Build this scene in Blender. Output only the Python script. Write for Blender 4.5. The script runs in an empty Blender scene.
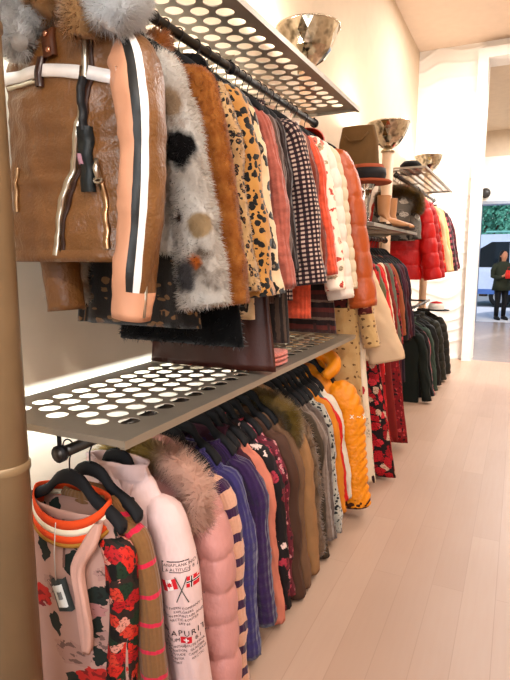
import bpy, bmesh, math, random
import numpy as np
from mathutils import Vector, noise, Matrix
from mathutils.bvhtree import BVHTree
random.seed(7); RNG = np.random.default_rng(7)
PI = math.pi
sc = bpy.context.scene
C = sc.collection

# ---------------------------------------------------------------- colours / materials
TONE = 1.
def lin(h):
    if not isinstance(h, str): return (*h[:3], 1)
    h = h.lstrip('#'); o = []
    for i in (0, 2, 4):
        c = int(h[i:i+2], 16)/255
        o.append((c/12.92 if c <= .04045 else ((c+.055)/1.055)**2.4)**TONE)
    return (*o, 1)

class M_:
    """a small wrapper that builds a node material"""
    def __init__(s, name, rough=.8, metal=0., spec=.3, sheen=0.):
        s.m = bpy.data.materials.new(name); s.m.use_nodes = True
        s.nt = s.m.node_tree; s.nt.nodes.clear()
        s.out = s.nt.nodes.new('ShaderNodeOutputMaterial')
        s.b = s.nt.nodes.new('ShaderNodeBsdfPrincipled')
        s.nt.links.new(s.b.outputs[0], s.out.inputs[0])
        s.set('Roughness', rough); s.set('Metallic', metal); s.set('Specular IOR Level', spec)
        if sheen: s.set('Sheen Weight', sheen)
        s.tc = s.nt.nodes.new('ShaderNodeTexCoord')
        s.uv = s.tc.outputs['UV']; s.ob = s.tc.outputs['Object']
    def plug(s, sock, v):
        if hasattr(v, 'is_output'): s.nt.links.new(v, sock)
        elif isinstance(v, str): sock.default_value = lin(v)
        else: sock.default_value = v
    def set(s, k, v): s.plug(s.b.inputs[k], v)
    def n(s, typ, ins=None, out=0, **at):
        nd = s.nt.nodes.new('ShaderNode'+typ)
        for k, v in at.items(): setattr(nd, k, v)
        for k, v in (ins or {}).items(): s.plug(nd.inputs[k], v)
        return nd.outputs[out]
    def math(s, op, a, b=0.): return s.n('Math', {0: a, 1: b}, operation=op)
    def mix(s, f, a, b, mode='MIX'):
        nd = s.nt.nodes.new('ShaderNodeMix'); nd.data_type = 'RGBA'; nd.blend_type = mode
        s.plug(nd.inputs[0], f); s.plug(nd.inputs[6], a if not isinstance(a, str) else lin(a)); s.plug(nd.inputs[7], b if not isinstance(b, str) else lin(b))
        return nd.outputs[2]
    def ramp(s, f, stops, interp='LINEAR'):
        nd = s.nt.nodes.new('ShaderNodeValToRGB'); cr = nd.color_ramp; cr.interpolation = interp
        while len(cr.elements) < len(stops): cr.elements.new(.5)
        for e, (p, c) in zip(cr.elements, stops): e.position = p; e.color = lin(c)
        s.plug(nd.inputs[0], f); return nd.outputs[0]
    def noise(s, vec, scale, detail=3., rough=.5, out=0, dist=0.):
        return s.n('TexNoise', {'Vector': vec, 'Scale': scale, 'Detail': detail, 'Roughness': rough, 'Distortion': dist}, out)
    def vor(s, vec, scale, out='Distance', feature='F1', rnd=1.):
        return s.n('TexVoronoi', {'Vector': vec, 'Scale': scale, 'Randomness': rnd}, out, feature=feature)
    def xyz(s, vec, i):
        return s.n('SeparateXYZ', {0: vec}, i)
    def mapv(s, vec, scale): return s.n('Mapping', {'Vector': vec, 'Scale': scale})
    def bump(s, h, strength=.3, dist=.01):
        s.set('Normal', s.n('Bump', {'Height': h, 'Strength': strength, 'Distance': dist}))
    def done(s, col):
        s.set('Base Color', col); return s.m

def hexmul(h, k):
    h = h.lstrip('#'); return '#%02x%02x%02x' % tuple(max(0, min(255, int(int(h[i:i+2], 16)*k))) for i in (0, 2, 4))

def plain(name, col, rough=.85, var=.12, metal=0., spec=.3, bscale=120, bstr=.15, sheen=0., bd=.004):
    m = M_(name, rough, metal, spec, sheen)
    f = m.noise(m.ob, 9., 4.)
    if bstr: m.bump(m.noise(m.mapv(m.ob, (1, 1, .6 if bd > .005 else 1)), bscale, 3., .55), bstr, bd)
    return m.done(m.mix(f, hexmul(col, 1-var), hexmul(col, 1+var)))

def knit(name, col, scale=160., bstr=.5, col2=None):
    m = M_(name, .95, sheen=.2)
    u = m.math('MULTIPLY', m.xyz(m.uv, 0), scale*2); v = m.math('MULTIPLY', m.xyz(m.uv, 1), scale)
    h = m.math('ADD', m.math('SINE', u), m.math('MULTIPLY', m.noise(m.uv, 130., 2.), 1.6))
    m.bump(m.math('ADD', h, m.math('SINE', v)), bstr, .003)
    f = m.noise(m.uv, 60., 3.)
    return m.done(m.mix(f, hexmul(col, .85), col2 or hexmul(col, 1.12)))

def hstripe(name, cols, period, axis=1, rough=.92, off=0.):
    """cols: list of (start fraction, colour) repeating along the cloth"""
    m = M_(name, rough, sheen=.2)
    w = m.math('MULTIPLY', m.noise(m.uv, 30., 2.), .012)
    v = m.math('ADD', m.xyz(m.uv, axis), w)
    fr = m.math('FRACT', m.math('ADD', m.math('DIVIDE', v, period), off))
    m.bump(m.math('SINE', m.math('MULTIPLY', m.xyz(m.uv, 0), 500.)), .25, .003)
    c = m.ramp(fr, cols, 'CONSTANT')
    return m.done(m.mix(m.math('MULTIPLY', m.noise(m.uv, 90., 2.), .25), c, '#000000'))

def gingham(name, base, dark, per):
    m = M_(name, .9, sheen=.2)
    a = m.math('LESS_THAN', m.math('FRACT', m.math('DIVIDE', m.xyz(m.uv, 0), per)), .5)
    b = m.math('LESS_THAN', m.math('FRACT', m.math('DIVIDE', m.xyz(m.uv, 1), per)), .5)
    s = m.math('MULTIPLY', m.math('ADD', a, b), .5)
    mid = '#54323a'
    return m.done(m.ramp(s, [(0, base), (.4, mid), (.9, dark)], 'CONSTANT'))

def leopard(name, base, light, dark, scale, thr=.36, rosette=None, rough=.9):
    m = M_(name, rough, sheen=.3)
    wob = m.n('Mix', {0: .03, 4: m.uv, 5: m.noise(m.uv, 24., 2., out=1)}, 1, data_type='VECTOR')
    d = m.vor(wob, scale, rnd=.85)
    d2 = m.math('ADD', d, m.math('MULTIPLY', m.math('SUBTRACT', m.noise(m.uv, scale*1.6, 2.), .5), .38))
    b = m.mix(m.noise(m.uv, 14., 3.), base, light)
    sp = m.math('LESS_THAN', d2, thr)
    c = m.mix(sp, b, dark)
    if rosette:
        c = m.mix(m.math('LESS_THAN', d2, thr*.45), c, rosette)
    m.bump(m.noise(m.ob, 260., 2.), .4, .004)
    return m.done(c)

def floral(name, base, pal, scale=14., thr=.42, leaf=None, leafscale=30., rough=.75, base2=None):
    m = M_(name, rough)
    wob = m.n('Mix', {0: .04, 4: m.uv, 5: m.noise(m.uv, 22., 3., out=1)}, 1, data_type='VECTOR')
    d = m.vor(wob, scale); cc = m.xyz(m.vor(wob, scale, 'Color'), 0)
    petals = m.noise(m.uv, scale*5, 2.)
    c = m.mix(m.noise(m.uv, 6.), base, base2 or hexmul(base, 1.1))
    if leaf:
        d3 = m.vor(m.mapv(wob, (1.7, .7, 1)), leafscale); l3 = m.xyz(m.vor(m.mapv(wob, (1.7, .7, 1)), leafscale, 'Color'), 1)
        c = m.mix(m.math('MULTIPLY', m.math('LESS_THAN', d3, .4), m.math('GREATER_THAN', l3, .45)), c, leaf)
    stops = [(i/len(pal), p) for i, p in enumerate(pal)]
    fl = m.ramp(cc, stops, 'CONSTANT')
    fl = m.mix(m.math('GREATER_THAN', petals, .56), fl, m.mix(.6, fl, '#1a0a0c'))
    c = m.mix(m.math('LESS_THAN', m.math('ADD', d, m.math('MULTIPLY', m.math('SUBTRACT', petals, .5), .35)), thr), c, fl)
    return m.done(c)

def furry(m, c):
    tr = m.nt.nodes.new('ShaderNodeBsdfTranslucent'); mx = m.nt.nodes.new('ShaderNodeMixShader'); mx.inputs[0].default_value = .45
    m.plug(tr.inputs[0], c); m.set('Base Color', c)
    m.nt.links.new(m.b.outputs[0], mx.inputs[1]); m.nt.links.new(tr.outputs[0], mx.inputs[2]); m.nt.links.new(mx.outputs[0], m.out.inputs[0])
    return m.m
def furmat(name, stops, scale=9., rough=.9, spots=()):
    m = M_(name, rough, spec=.15, sheen=.3)
    f = m.noise(m.ob, scale, 4., .6)
    c = m.ramp(f, stops)
    fine = m.noise(m.ob, 220., 2.)
    c = m.mix(m.math('MULTIPLY', fine, .25), c, hexmul(stops[0][1], .6))
    for p, r, col in spots:
        dd = m.n('VectorMath', {0: m.ob, 1: p}, 'Value', operation='DISTANCE')
        dd = m.math('ADD', dd, m.math('MULTIPLY', m.math('SUBTRACT', m.noise(m.ob, 26., 3.), .5), r*.9))
        k = m.n('MapRange', {0: dd, 1: r*.8, 2: r*1.15, 3: 1., 4: 0.})
        c = m.mix(k, c, col)
    return furry(m, c)

def metal(name, col, rough=.3):
    return plain(name, col, rough, .06, 1., .5, 60, .03)

# ---------------------------------------------------------------- object helpers
def props(o, label=None, cat=None, group=None, kind=None):
    if label: o['label'] = label
    if cat: o['category'] = cat
    if group: o['group'] = group
    if kind: o['kind'] = kind
    return o
def thing(name, label, cat, loc=(0, 0, 0), rz=0., group=None):
    o = bpy.data.objects.new(name, None); C.objects.link(o)
    o.location = loc; o.rotation_euler = (0, 0, rz); o.empty_display_size = .05
    return props(o, label, cat, group)

class MB:
    """collects vertices, faces, uvs and material slots; build() links one mesh object"""
    def __init__(s): s.v = []; s.f = []; s.uv = []; s.mi = []; s.hn = []; s.obj = None
    def add(s, vs, fs, uvs=None, mi=0):
        o = len(s.v); s.v += [tuple(p) for p in vs]
        s.f += [tuple(i+o for i in f) for f in fs]
        s.uv += list(uvs) if uvs is not None else [(p[0]+p[1], p[2]) for p in vs]
        s.mi += mi if isinstance(mi, list) else [mi]*len(fs)
        return s
    def box(s, a, b, mi=0):
        (x0, y0, z0), (x1, y1, z1) = a, b
        v = [(x0,y0,z0),(x1,y0,z0),(x1,y1,z0),(x0,y1,z0),(x0,y0,z1),(x1,y0,z1),(x1,y1,z1),(x0,y1,z1)]
        return s.add(v, [(3,2,1,0),(4,5,6,7),(0,1,5,4),(1,2,6,5),(2,3,7,6),(3,0,4,7)], mi=mi)
    def tube(s, pts, r, n=10, mi=0, cap=True):
        pts = [Vector(p) for p in pts]; R = r if isinstance(r, (list, tuple)) else [r]*len(pts)
        vs = []; fs = []; ref = None
        for i, p in enumerate(pts):
            t = (pts[min(i+1, len(pts)-1)]-pts[max(i-1, 0)]).normalized()
            if ref is None:
                ref = t.cross(Vector((0, 0, 1)));
                if ref.length < .1: ref = t.cross(Vector((0, 1, 0)))
            a = (ref - t*ref.dot(t)).normalized(); ref = a; b = t.cross(a)
            for k in range(n):
                th = 2*PI*k/n; vs.append(p+a*math.cos(th)*R[i]+b*math.sin(th)*R[i])
        for i in range(len(pts)-1):
            for k in range(n):
                k2 = (k+1) % n; fs.append((i*n+k, i*n+k2, (i+1)*n+k2, (i+1)*n+k))
        if cap:
            fs.append(tuple(range(n-1, -1, -1))); fs.append(tuple((len(pts)-1)*n+k for k in range(n)))
        return s.add(vs, fs, mi=mi)
    def lathe(s, prof, c=(0, 0, 0), n=32, mi=0, sx=1., sy=1.):
        vs = []; fs = []
        for r, z in prof:
            for k in range(n):
                th = 2*PI*k/n; vs.append((c[0]+r*math.cos(th)*sx, c[1]+r*math.sin(th)*sy, c[2]+z))
        for i in range(len(prof)-1):
            for k in range(n):
                k2 = (k+1) % n; fs.append((i*n+k, i*n+k2, (i+1)*n+k2, (i+1)*n+k))
        return s.add(vs, fs, mi=mi)
    def build(s, name, mats, parent=None, smooth=True, loc=None):
        me = bpy.data.meshes.new(name); me.from_pydata(s.v, [], s.f)
        for m in (mats if isinstance(mats, (list, tuple)) else [mats]): me.materials.append(m)
        if len(set(s.mi)) > 1: me.polygons.foreach_set('material_index', s.mi)
        ul = me.uv_layers.new(name='UVMap')
        li = np.empty(len(me.loops), dtype=np.int32); me.loops.foreach_get('vertex_index', li)
        ul.data.foreach_set('uv', np.array(s.uv, dtype=np.float32)[li].ravel())
        me.polygons.foreach_set('use_smooth', [smooth]*len(me.polygons))
        me.update()
        if s.hn:
            N_ = np.empty(len(me.vertices)*3, dtype=np.float32); me.vertices.foreach_get('normal', N_); N_ = N_.reshape(-1, 3)
            for st_, arr in s.hn: N_[st_:st_+len(arr)] = arr
            me.normals_split_custom_set_from_vertices(N_.tolist())
        o = bpy.data.objects.new(name, me); C.objects.link(o)
        if parent: o.parent = parent
        if loc: o.location = loc
        s.obj = o
        return o
    def bvh(s): return BVHTree.FromPolygons([Vector(p) for p in s.v], s.f)
    def fur(s, n, length, width=.0022, droop=.5, jit=.5, mi=0, only=None):
        """adds n tapering strands on the collected faces"""
        V = np.array([tuple(p) for p in s.v]); F = [f[:4] if len(f) >= 4 else f+(f[-1],) for f in s.f]
        F = np.array([f for f in F if len(f) == 4])
        p = V[F]; e1 = p[:, 2]-p[:, 0]; e2 = p[:, 3]-p[:, 1]
        nn = np.cross(e1, e2); ar = np.linalg.norm(nn, axis=1)+1e-12; nn = nn/ar[:, None]
        idx = RNG.choice(len(F), n, p=ar/ar.sum())
        a = RNG.random((n, 2)); q = p[idx]
        pos = (q[:, 0]*((1-a[:, :1])*(1-a[:, 1:]))+q[:, 1]*(a[:, :1]*(1-a[:, 1:]))+q[:, 2]*(a[:, :1]*a[:, 1:])+q[:, 3]*((1-a[:, :1])*a[:, 1:]))
        d = nn[idx]+np.array([0, 0, -droop])+RNG.normal(0, jit, (n, 3))
        # clumping
        cl = np.stack([np.sin(pos[:, 0]*55+pos[:, 2]*37), np.sin(pos[:, 1]*61+pos[:, 0]*23), np.sin(pos[:, 2]*47+pos[:, 1]*31)], 1)*.35
        d = d+cl; d /= np.linalg.norm(d, axis=1)[:, None]
        L = length*(.6+.6*RNG.random((n, 1)))
        t = np.cross(d, RNG.normal(0, 1, (n, 3))); t /= np.linalg.norm(t, axis=1)[:, None]
        vs = np.empty((n, 3, 3)); vs[:, 0] = pos-t*width; vs[:, 1] = pos+t*width; vs[:, 2] = pos+d*L
        gn = np.cross(vs[:, 1]-vs[:, 0], vs[:, 2]-vs[:, 0]); fl = (gn*nn[idx]).sum(1) < 0; tmp = vs[fl, 0].copy(); vs[fl, 0] = vs[fl, 1]; vs[fl, 1] = tmp
        o = len(s.v); s.hn.append((o, np.repeat(nn[idx]*.8+d*.45, 3, axis=0)))
        s.v += [tuple(r) for r in vs.reshape(-1, 3).tolist()]
        s.f += [(o+3*i, o+3*i+1, o+3*i+2) for i in range(n)]
        s.uv += [(0., 0.)]*(3*n); s.mi += [mi]*n
        return s

def crom(keys, n):
    K = np.array(keys, float); d = np.r_[0, np.cumsum(np.linalg.norm(np.diff(K, axis=0), axis=1)+1e-6)]
    T = np.gradient(K, d, axis=0); t = np.linspace(0, d[-1], n); out = []
    for x in t:
        i = min(max(np.searchsorted(d, x, side='right')-1, 0), len(d)-2); h = d[i+1]-d[i]; u = (x-d[i])/h
        out.append((2*u**3-3*u**2+1)*K[i]+(u**3-2*u**2+u)*h*T[i]+(-2*u**3+3*u**2)*K[i+1]+(u**3-u**2)*h*T[i+1])
    return np.array(out)

def loft(mb, rings, nu, disp=None, tuck=True, mi=None, cap=False, p=2.3):
    """rings: list of (centre, axis A, axis B) vectors"""
    vs = []; uvs = []; fs = []; mis = []; Lr = 0; prev = None; n = len(rings)
    tot = sum((Vector(rings[i+1][0])-Vector(rings[i][0])).length for i in range(n-1))
    rr = list(rings)
    if tuck:
        c, A, B = rr[-1]; up = (Vector(rr[-2][0])-Vector(c)).normalized()
        rr += [(Vector(c)+up*.002, Vector(A)*.9, Vector(B)*.85), (Vector(c)+up*.05, Vector(A)*.86, Vector(B)*.8)]
    rm = np.mean([(Vector(r[1]).length+Vector(r[2]).length)/2 for r in rings])
    for i, (c, A, B) in enumerate(rr):
        c = Vector(c); A = Vector(A); B = Vector(B)
        if prev is not None: Lr += (c-prev).length if i < n else 0
        prev = c
        for k in range(nu+1):
            th = 2*PI*k/nu+PI/2      # seam at +B (back, towards the far end of the rail)
            ct, st = math.cos(th), math.sin(th)
            v = A*(math.copysign(abs(ct)**(2/p), ct))+B*(math.copysign(abs(st)**(2/p), st))
            if disp:
                dd = disp(th, Lr, Lr/max(tot, 1e-6), c+v)
                nd = (A.normalized()*ct*B.length+B.normalized()*st*A.length)
                v = v+nd.normalized()*dd*(1 if i < n else .9)
            vs.append(c+v); uvs.append((k/nu*2*PI*rm, Lr))
    w = nu+1
    for i in range(len(rr)-1):
        for k in range(nu):
            fs.append((i*w+k, (i+1)*w+k, (i+1)*w+k+1, i*w+k+1))
            mis.append(mi((k+.5)/nu*360+90, i/(n-1)) if mi else 0)
    if cap:
        fs.append(tuple(range(nu))); mis.append(0)
    mb.add(vs, fs, uvs, mis); return mb

# displacement styles
def d_fold(seed, amp=.012, f=2.2, zf=1.6):
    def d(th, L, t, P):
        q = Vector((math.cos(th)*f+seed, math.sin(th)*f, P.z*zf))
        return (amp*noise.noise(q)+amp*.5*noise.noise(q*2.3))*min(1, .25+t*2)
    return d
def d_leather(seed, amp=.008):
    def d(th, L, t, P):
        q = Vector((P.x*9+seed, P.y*9, P.z*7))
        return amp*noise.noise(q)+amp*.6*noise.noise(q*2.6)-amp*.8*abs(noise.noise(Vector((P.x*4, P.y*4+seed, P.z*22))))
    return d
def d_puff(step, amp=.012, seed=0., slant=0., pw=.38):
    def d(th, L, t, P):
        x = (L+slant*math.cos(th))/step+.10*noise.noise(Vector((math.cos(th)*2+seed, math.sin(th)*2, P.z*4)))
        w = abs(math.sin(PI*x))**pw
        return amp*(w-.7)+amp*.55*noise.noise(Vector((P.x*34+seed, P.y*34, P.z*14)))*(1.25-w)+amp*.6*noise.noise(Vector((P.x*11+seed, P.y*11, P.z*12)))
    return d
def d_sleeve(seed, amp=.009):
    def d(th, L, t, P):
        q = Vector((P.x*8+seed, P.y*8, P.z*6+math.cos(th)*.8))
        r = 1-abs(noise.noise(Vector((math.cos(th)*1.3+seed, math.sin(th)*1.3, P.z*9+math.sin(th)*1.2))))*2
        return amp*noise.noise(q)*1.3+amp*.55*max(0, r)**3+amp*.4*noise.noise(q*2.5)
    return d
def d_curl(seed, amp=.006):
    def d(th, L, t, P):
        q = Vector((P.x*70+seed, P.y*70, P.z*70))
        return amp*noise.noise(q)+amp*noise.noise(q*.25)
    return d

# ---------------------------------------------------------------- racks
RAILS = {'U': (-1.09, 2.25), 'L': (-1.09, .975), 'M': (-1.09, 1.655), 'U3': (-1.09, 2.265), 'L3': (-1.09, .93)}
black_hanger = plain('black_velvet_plastic', '#0d0c0f', .75, .2, bstr=.1)
wire = metal('hook_wire', '#4a4648', .35)

def hanger(short, x, y, z, w=.2, group='black hangers', rz=0.):
    t = thing('clothes_hanger', 'black hanger holding the '+short, 'hanger', (x, y, z), rz, group)
    mb = MB(); pr = crom([(-w, 0, -.19), (-w*.85, 0, -.165), (-w*.45, 0, -.125), (-.045, 0, -.088), (0, 0, -.076), (.045, 0, -.088), (w*.45, 0, -.125), (w*.85, 0, -.165), (w, 0, -.19)], 27)
    rings = []
    for i, p in enumerate(pr):
        u = abs(i-13)/13
        rings.append((Vector(p)-Vector((0, 0, .012)), Vector((0, .004, .021-.005*u)), Vector((0, .009+.010*u**2, 0))))
    c0, A0, B0 = rings[0]; c1, A1, B1 = rings[-1]
    rings = [(c0+Vector((-.006, 0, -.002)), A0*.15, B0*.15), (c0+Vector((-.005, 0, -.002)), A0*.7, B0*.7)]+rings+[(c1+Vector((.005, 0, -.002)), A1*.7, B1*.7), (c1+Vector((.006, 0, -.002)), A1*.15, B1*.15)]
    loft(mb, rings, 10, tuck=False, p=2.6)
    mb.build('bar', black_hanger, t)
    h = MB(); pts = [(0, 0, -.085), (0, 0, -.05), (.002, 0, -.034)]
    for a in range(-60, 215, 22):
        A = math.radians(a); pts.append((.0205*math.cos(A), 0, .0005+.0205*math.sin(A)))
    h.tube(pts, .0024, 6); h.build('hook', wire, t)
    return t

DRY = []
PACK = {'U': [(1.175, 0.07), (1.315, 0.05), (1.378, 0.026), (1.455, 0.05), (1.515, 0.03), (1.57, 0.04), (1.65, 0.05), (1.76, 0.04), (1.835, 0.032), (1.905, 0.034), (1.985, 0.03), (2.06, 0.028), (2.12, 0.03), (2.17, 0.048), (2.265, 0.026), (2.33, 0.03), (2.4, 0.034), (2.475, 0.036), (2.575, 0.06), (2.64, 0.032), (2.7, 0.045), (2.85, 0.075), (2.985, 0.026)], 'L': [(1.085, 0.045), (1.155, 0.04), (1.275, 0.055), (1.43, 0.065), (1.545, 0.04), (1.625, 0.042), (1.735, 0.046), (1.795, 0.024), (1.845, 0.03), (1.92, 0.034), (1.99, 0.03), (2.075, 0.036), (2.155, 0.032), (2.25, 0.042), (2.35, 0.036), (2.43, 0.03), (2.5, 0.028), (2.56, 0.026), (2.625, 0.03), (2.7, 0.028), (2.76, 0.028), (2.83, 0.028), (2.955, 0.075)], 'M': [(3.27, 0.04), (3.345, 0.04), (3.43, 0.05), (3.56, 0.036), (3.68, 0.036), (3.77, 0.036), (3.86, 0.036), (3.94, 0.036), (4.04, 0.036), (4.13, 0.036), (4.22, 0.036), (4.32, 0.036), (4.42, 0.036), (4.52, 0.036), (4.62, 0.036), (4.74, 0.036)], 'U3': [(5.32, 0.06), (5.46, 0.072), (5.82, 0.064), (6.08, 0.051), (6.45, 0.06), (6.75, 0.051), (7.15, 0.055), (7.45, 0.051)], 'L3': [(5.72, 0.043), (5.95, 0.038), (6.2, 0.043), (6.5, 0.047), (6.85, 0.06), (7.25, 0.068)]}  #PACKLINE
def garment(name, label, cat, short, y, rail='U', L=.68, sh=.185, hem=.21, t=.045, mat=None, smat=None, sl=.64, sr=(.058, .05),
            splay=.27, neck=.08, disp=None, sdisp=None, collar=None, cmat=None, furn=0, furl=.02, rz=0., group=None, xoff=0., hood=None,
            cuff=None, flare=None, sleeves=True, hang=True, nz=0., bmi=None, smi=None, nu=44, rows=44, furw=.0022, buttons=None, hemband=None, furmi=0, tz=None, lsy=0., lsp=.23, srows=None, cuffm=None, bodyx=0., spath=None, spy=0.):
    X, Z = RAILS[rail]; sd = random.random()*50
    DRY.append((rail, round(y, 4), t))
    for y2, t2 in PACK.get(rail, ()):
        if abs(y2-y) > 1e-4 and abs(y2-y) < .25: t = min(t, max(.012, abs(y2-y)*t/(t+t2)*1.02))
    if cuffm is None and (name.startswith('knit') or name in ('striped_sweater', 'puffer_jacket')): cuffm = mat[0] if isinstance(mat, list) else mat
    if name == 'puffer_jacket': rows = max(rows, 120); srows = 130
    if tz is not None: Z = tz
    root = thing(name, label, cat, (X+xoff, y, Z), rz, group or {'U': 'garments on the upper rail', 'L': 'garments on the lower rail', 'M': 'garments on the middle rack',
                 'U3': 'garments on the far upper rail', 'L3': 'garments on the far lower rail'}[rail])
    if hang: hanger(short, X+xoff, y, Z, min(.2, sh)-(.04 if rail == 'L' and y > 1.2 else 0), {'U': 'hangers on the upper rail', 'L': 'hangers on the lower rail', 'M': 'hangers on the middle rack', 'U3': 'hangers on the far upper rail', 'L3': 'hangers on the far lower rail'}[rail], rz)
    if rail == 'L' and nz == 0: nz = .035; neck = max(neck, .10)
    zb = -.13-L; z0 = -.128-nz
    keys = [(z0, neck, min(t, .036)), (z0-.012, neck+.025, min(t, .038)), (-.178-nz, sh*.86, max(.03, t*.75)), (-.212-nz, sh, max(.032, t*.85)), (-.29-nz, sh+.012, t),
            (-.29+(zb+.29)*.5, (sh+hem)/2+.004, t), (zb, hem, t*(flare or 1.05))]
    K = crom(keys, rows)
    rings = [(Vector((bodyx, 0, k[0])), Vector((k[1], 0, 0)), Vector((0, k[2], 0))) for k in K]
    plain_disp = disp is None; disp = disp or d_fold(sd, .014, 2.8); mb = MB(); loft(mb, rings, nu, disp, mi=bmi)
    if furn: mb.fur(furn, furl, furw, mi=furmi)
    body = mb.build('body', mat, root); body_mb = mb
    smbs = []
    if sleeves:
        smat = smat or mat
        for s in (1, -1):
            e = -.2-sl; sp = splay if s > 0 else min(splay, lsp)
            pk = [(sh-.06, -.205-nz), (sh-.012, -.24-nz), (sh+(sp-sh)*.22, -.33), (sh+(sp-sh)*.6, -.2-sl*.55), (sp, e)]
            if spath and s > 0: pk = spath
            ns_ = srows or 40; P = crom([(p[0]*s, ((spy if s > 0 else lsy)*min(1, max(0, -.2-p[1])/.12)), p[1]) for p in pk], ns_); rings = []
            for i, q in enumerate(P):
                u = i/(ns_-1); tg = Vector(P[min(i+1, ns_-1)])-Vector(P[max(i-1, 0)]); tg.normalize()
                A = Vector((0, 1, 0)).cross(tg).normalized()*-1
                if A.x < 0: A = -A
                g = min(1, .45+u*7); ra = (sr[0]+(sr[1]-sr[0])*u)*g; rb = min(ra, t)
                if cuff and u > 1-cuff: ra *= .8; rb *= .82
                rings.append((Vector(q)+Vector((0, -.006*math.sin(u*5+sd), 0)), A*ra, Vector((0, rb, 0))))
            sm = MB(); loft(sm, rings, 32 if smi is None else 72, (sdisp or (d_sleeve(sd, .011) if plain_disp else disp)), mi=smi if s > 0 else None)
            if furn: sm.fur(int(furn*.55), furl, furw, mi=furmi)
            sm.build('sleeve', smat, root); smbs.append(sm)
            if cuffm:
                c_, A_, B_ = rings[-1]; up = (Vector(rings[-3][0])-Vector(c_)).normalized(); cbm = MB()
                loft(cbm, [(Vector(c_)+up*.045, A_*.93, B_*.93), (Vector(c_)+up*.02, A_*1.03, B_*1.04), (Vector(c_)-up*.008, A_*.97, B_*.97)], 28); cbm.build('cuff', cuffm, sm.obj)
    if collar:
        cb = MB(); cm = cmat or (mat[0] if isinstance(mat, list) else mat); n2 = neck+.004; hb = min(t, .036)+.006
        ring = [(n2*math.cos(2*PI*k/28), hb*math.sin(2*PI*k/28), z0+.004-(.02 if math.sin(2*PI*k/28) < 0 else 0)*abs(math.sin(2*PI*k/28))) for k in range(29)]
        if collar == 'crew': cb.tube(ring, .009, 8, cap=False)
        elif collar in ('stand', 'shirt'):
            hgt = .05 if collar == 'stand' else .035
            loft(cb, [(Vector((0, 0, z0-.012)), Vector((neck+.012, 0, 0)), Vector((0, hb+.004, 0))), (Vector((0, 0, z0+hgt*.6)), Vector((neck-.004, 0, 0)), Vector((0, hb, 0))), (Vector((0, .004, z0+hgt)), Vector((neck+.004, 0, 0)), Vector((0, hb+.002, 0)))], 28, d_fold(sd, .006), tuck=True)
            if collar == 'shirt':
                for s in (1, -1):
                    cb.add([(0, -hb-.004, z0+.01), (s*.05, -hb-.012, z0-.055), (s*(neck+.02), -hb*.4, z0-.01), (s*neck*.9, 0, z0+hgt), (s*.02, -hb+.002, z0+hgt*.6)], [(0, 1, 2, 3, 4) if s < 0 else (4, 3, 2, 1, 0)])
        elif collar == 'fur':
            path = [(.1, -.045, -.26), (.085, -.045, -.19), (.075, -.03, -.13), (.05, .01, -.10), (0, .03, -.095), (-.05, .01, -.10), (-.075, -.03, -.13), (-.085, -.045, -.19), (-.1, -.045, -.26)]
            cb.tube([tuple(p) for p in crom(path, 30)], [.018+.012*math.sin(PI*i/29) for i in range(30)], 10); cb.fur(9000, .028, .0013, .3, .45)
        cb.build('collar', cm, root)
    if hood:
        hm, fm, fl = hood; hb = MB(); vs = []; rings = []
        for i in range(14):
            u = i/13; a = u*PI*.5
            rings.append((Vector((0, -.03+.11*u, -.15+.02*u)), Vector((.118*math.cos(a)**.6+.004, 0, 0)), Vector((0, 0, .085*math.cos(a)**.6+.004))))
        loft(hb, rings, 28, d_puff(.05, .008, sd), tuck=False); hb.build('hood', hm, root)
        if fm:
            tb = MB(); path = crom([(.20, -.06, -.32), (.225, -.06, -.25), (.205, -.05, -.175), (.12, -.045, -.125), (0, -.04, -.11), (-.09, -.04, -.115), (-.14, -.05, -.15), (-.15, -.06, -.22), (-.13, -.055, -.28)], 36)
            tb.tube([tuple(p) for p in path], .024, 10); tb.fur(14000, fl, .0013, .25, .45); tb.build('fur_trim', fm, root)
    if buttons:
        bm_, bn = buttons
        bv = body_mb.bvh(); k = MB()
        for i in range(bn):
            z = -.22-(L-.12)*i/max(1, bn-1); h = bv.ray_cast(Vector((.006, -1, z)), Vector((0, 1, 0)))
            if h[0]: k.lathe([(.0001, -.004), (.007, -.004), (.008, 0), (.0001, .001)], (h[0].x, h[0].y, h[0].z), 10)
        if k.v: k.build('buttons', bm_, root)
    return root, body_mb, smbs

# surface patches laid on a garment
def strip_on(bvh, pts, w, off=.003, d=Vector((0, 1, 0)), n=40, th=.003):
    """a flat band that follows points (x, z) on the front of a body"""
    mb = MB(); P = crom(pts, n); vs = []; fs = []
    for i, p in enumerate(P):
        q = Vector((p[0], p[1])); tg = Vector(P[min(i+1, n-1)])-Vector(P[max(i-1, 0)]); nr = Vector((-tg[1], tg[0])).normalized()
        for s, o in ((-1, off*.2), (-1, off+th), (1, off+th), (1, off*.2)):
            xx, zz = q.x+nr.x*w/2*s, q.y+nr.y*w/2*s
            h = bvh.ray_cast(Vector((xx, -2, zz)), d)
            y = h[0].y if h[0] else (vs[-4].y if len(vs) >= 4 else -.07)
            vs.append(Vector((xx, y-o, zz)))
    for i in range(n-1):
        for k in range(3): fs.append((i*4+k, i*4+k+1, i*4+5+k, i*4+4+k))
    mb.add(vs, fs, [(0, i/n) for i in range(n) for _ in range(4)]); return mb

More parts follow.
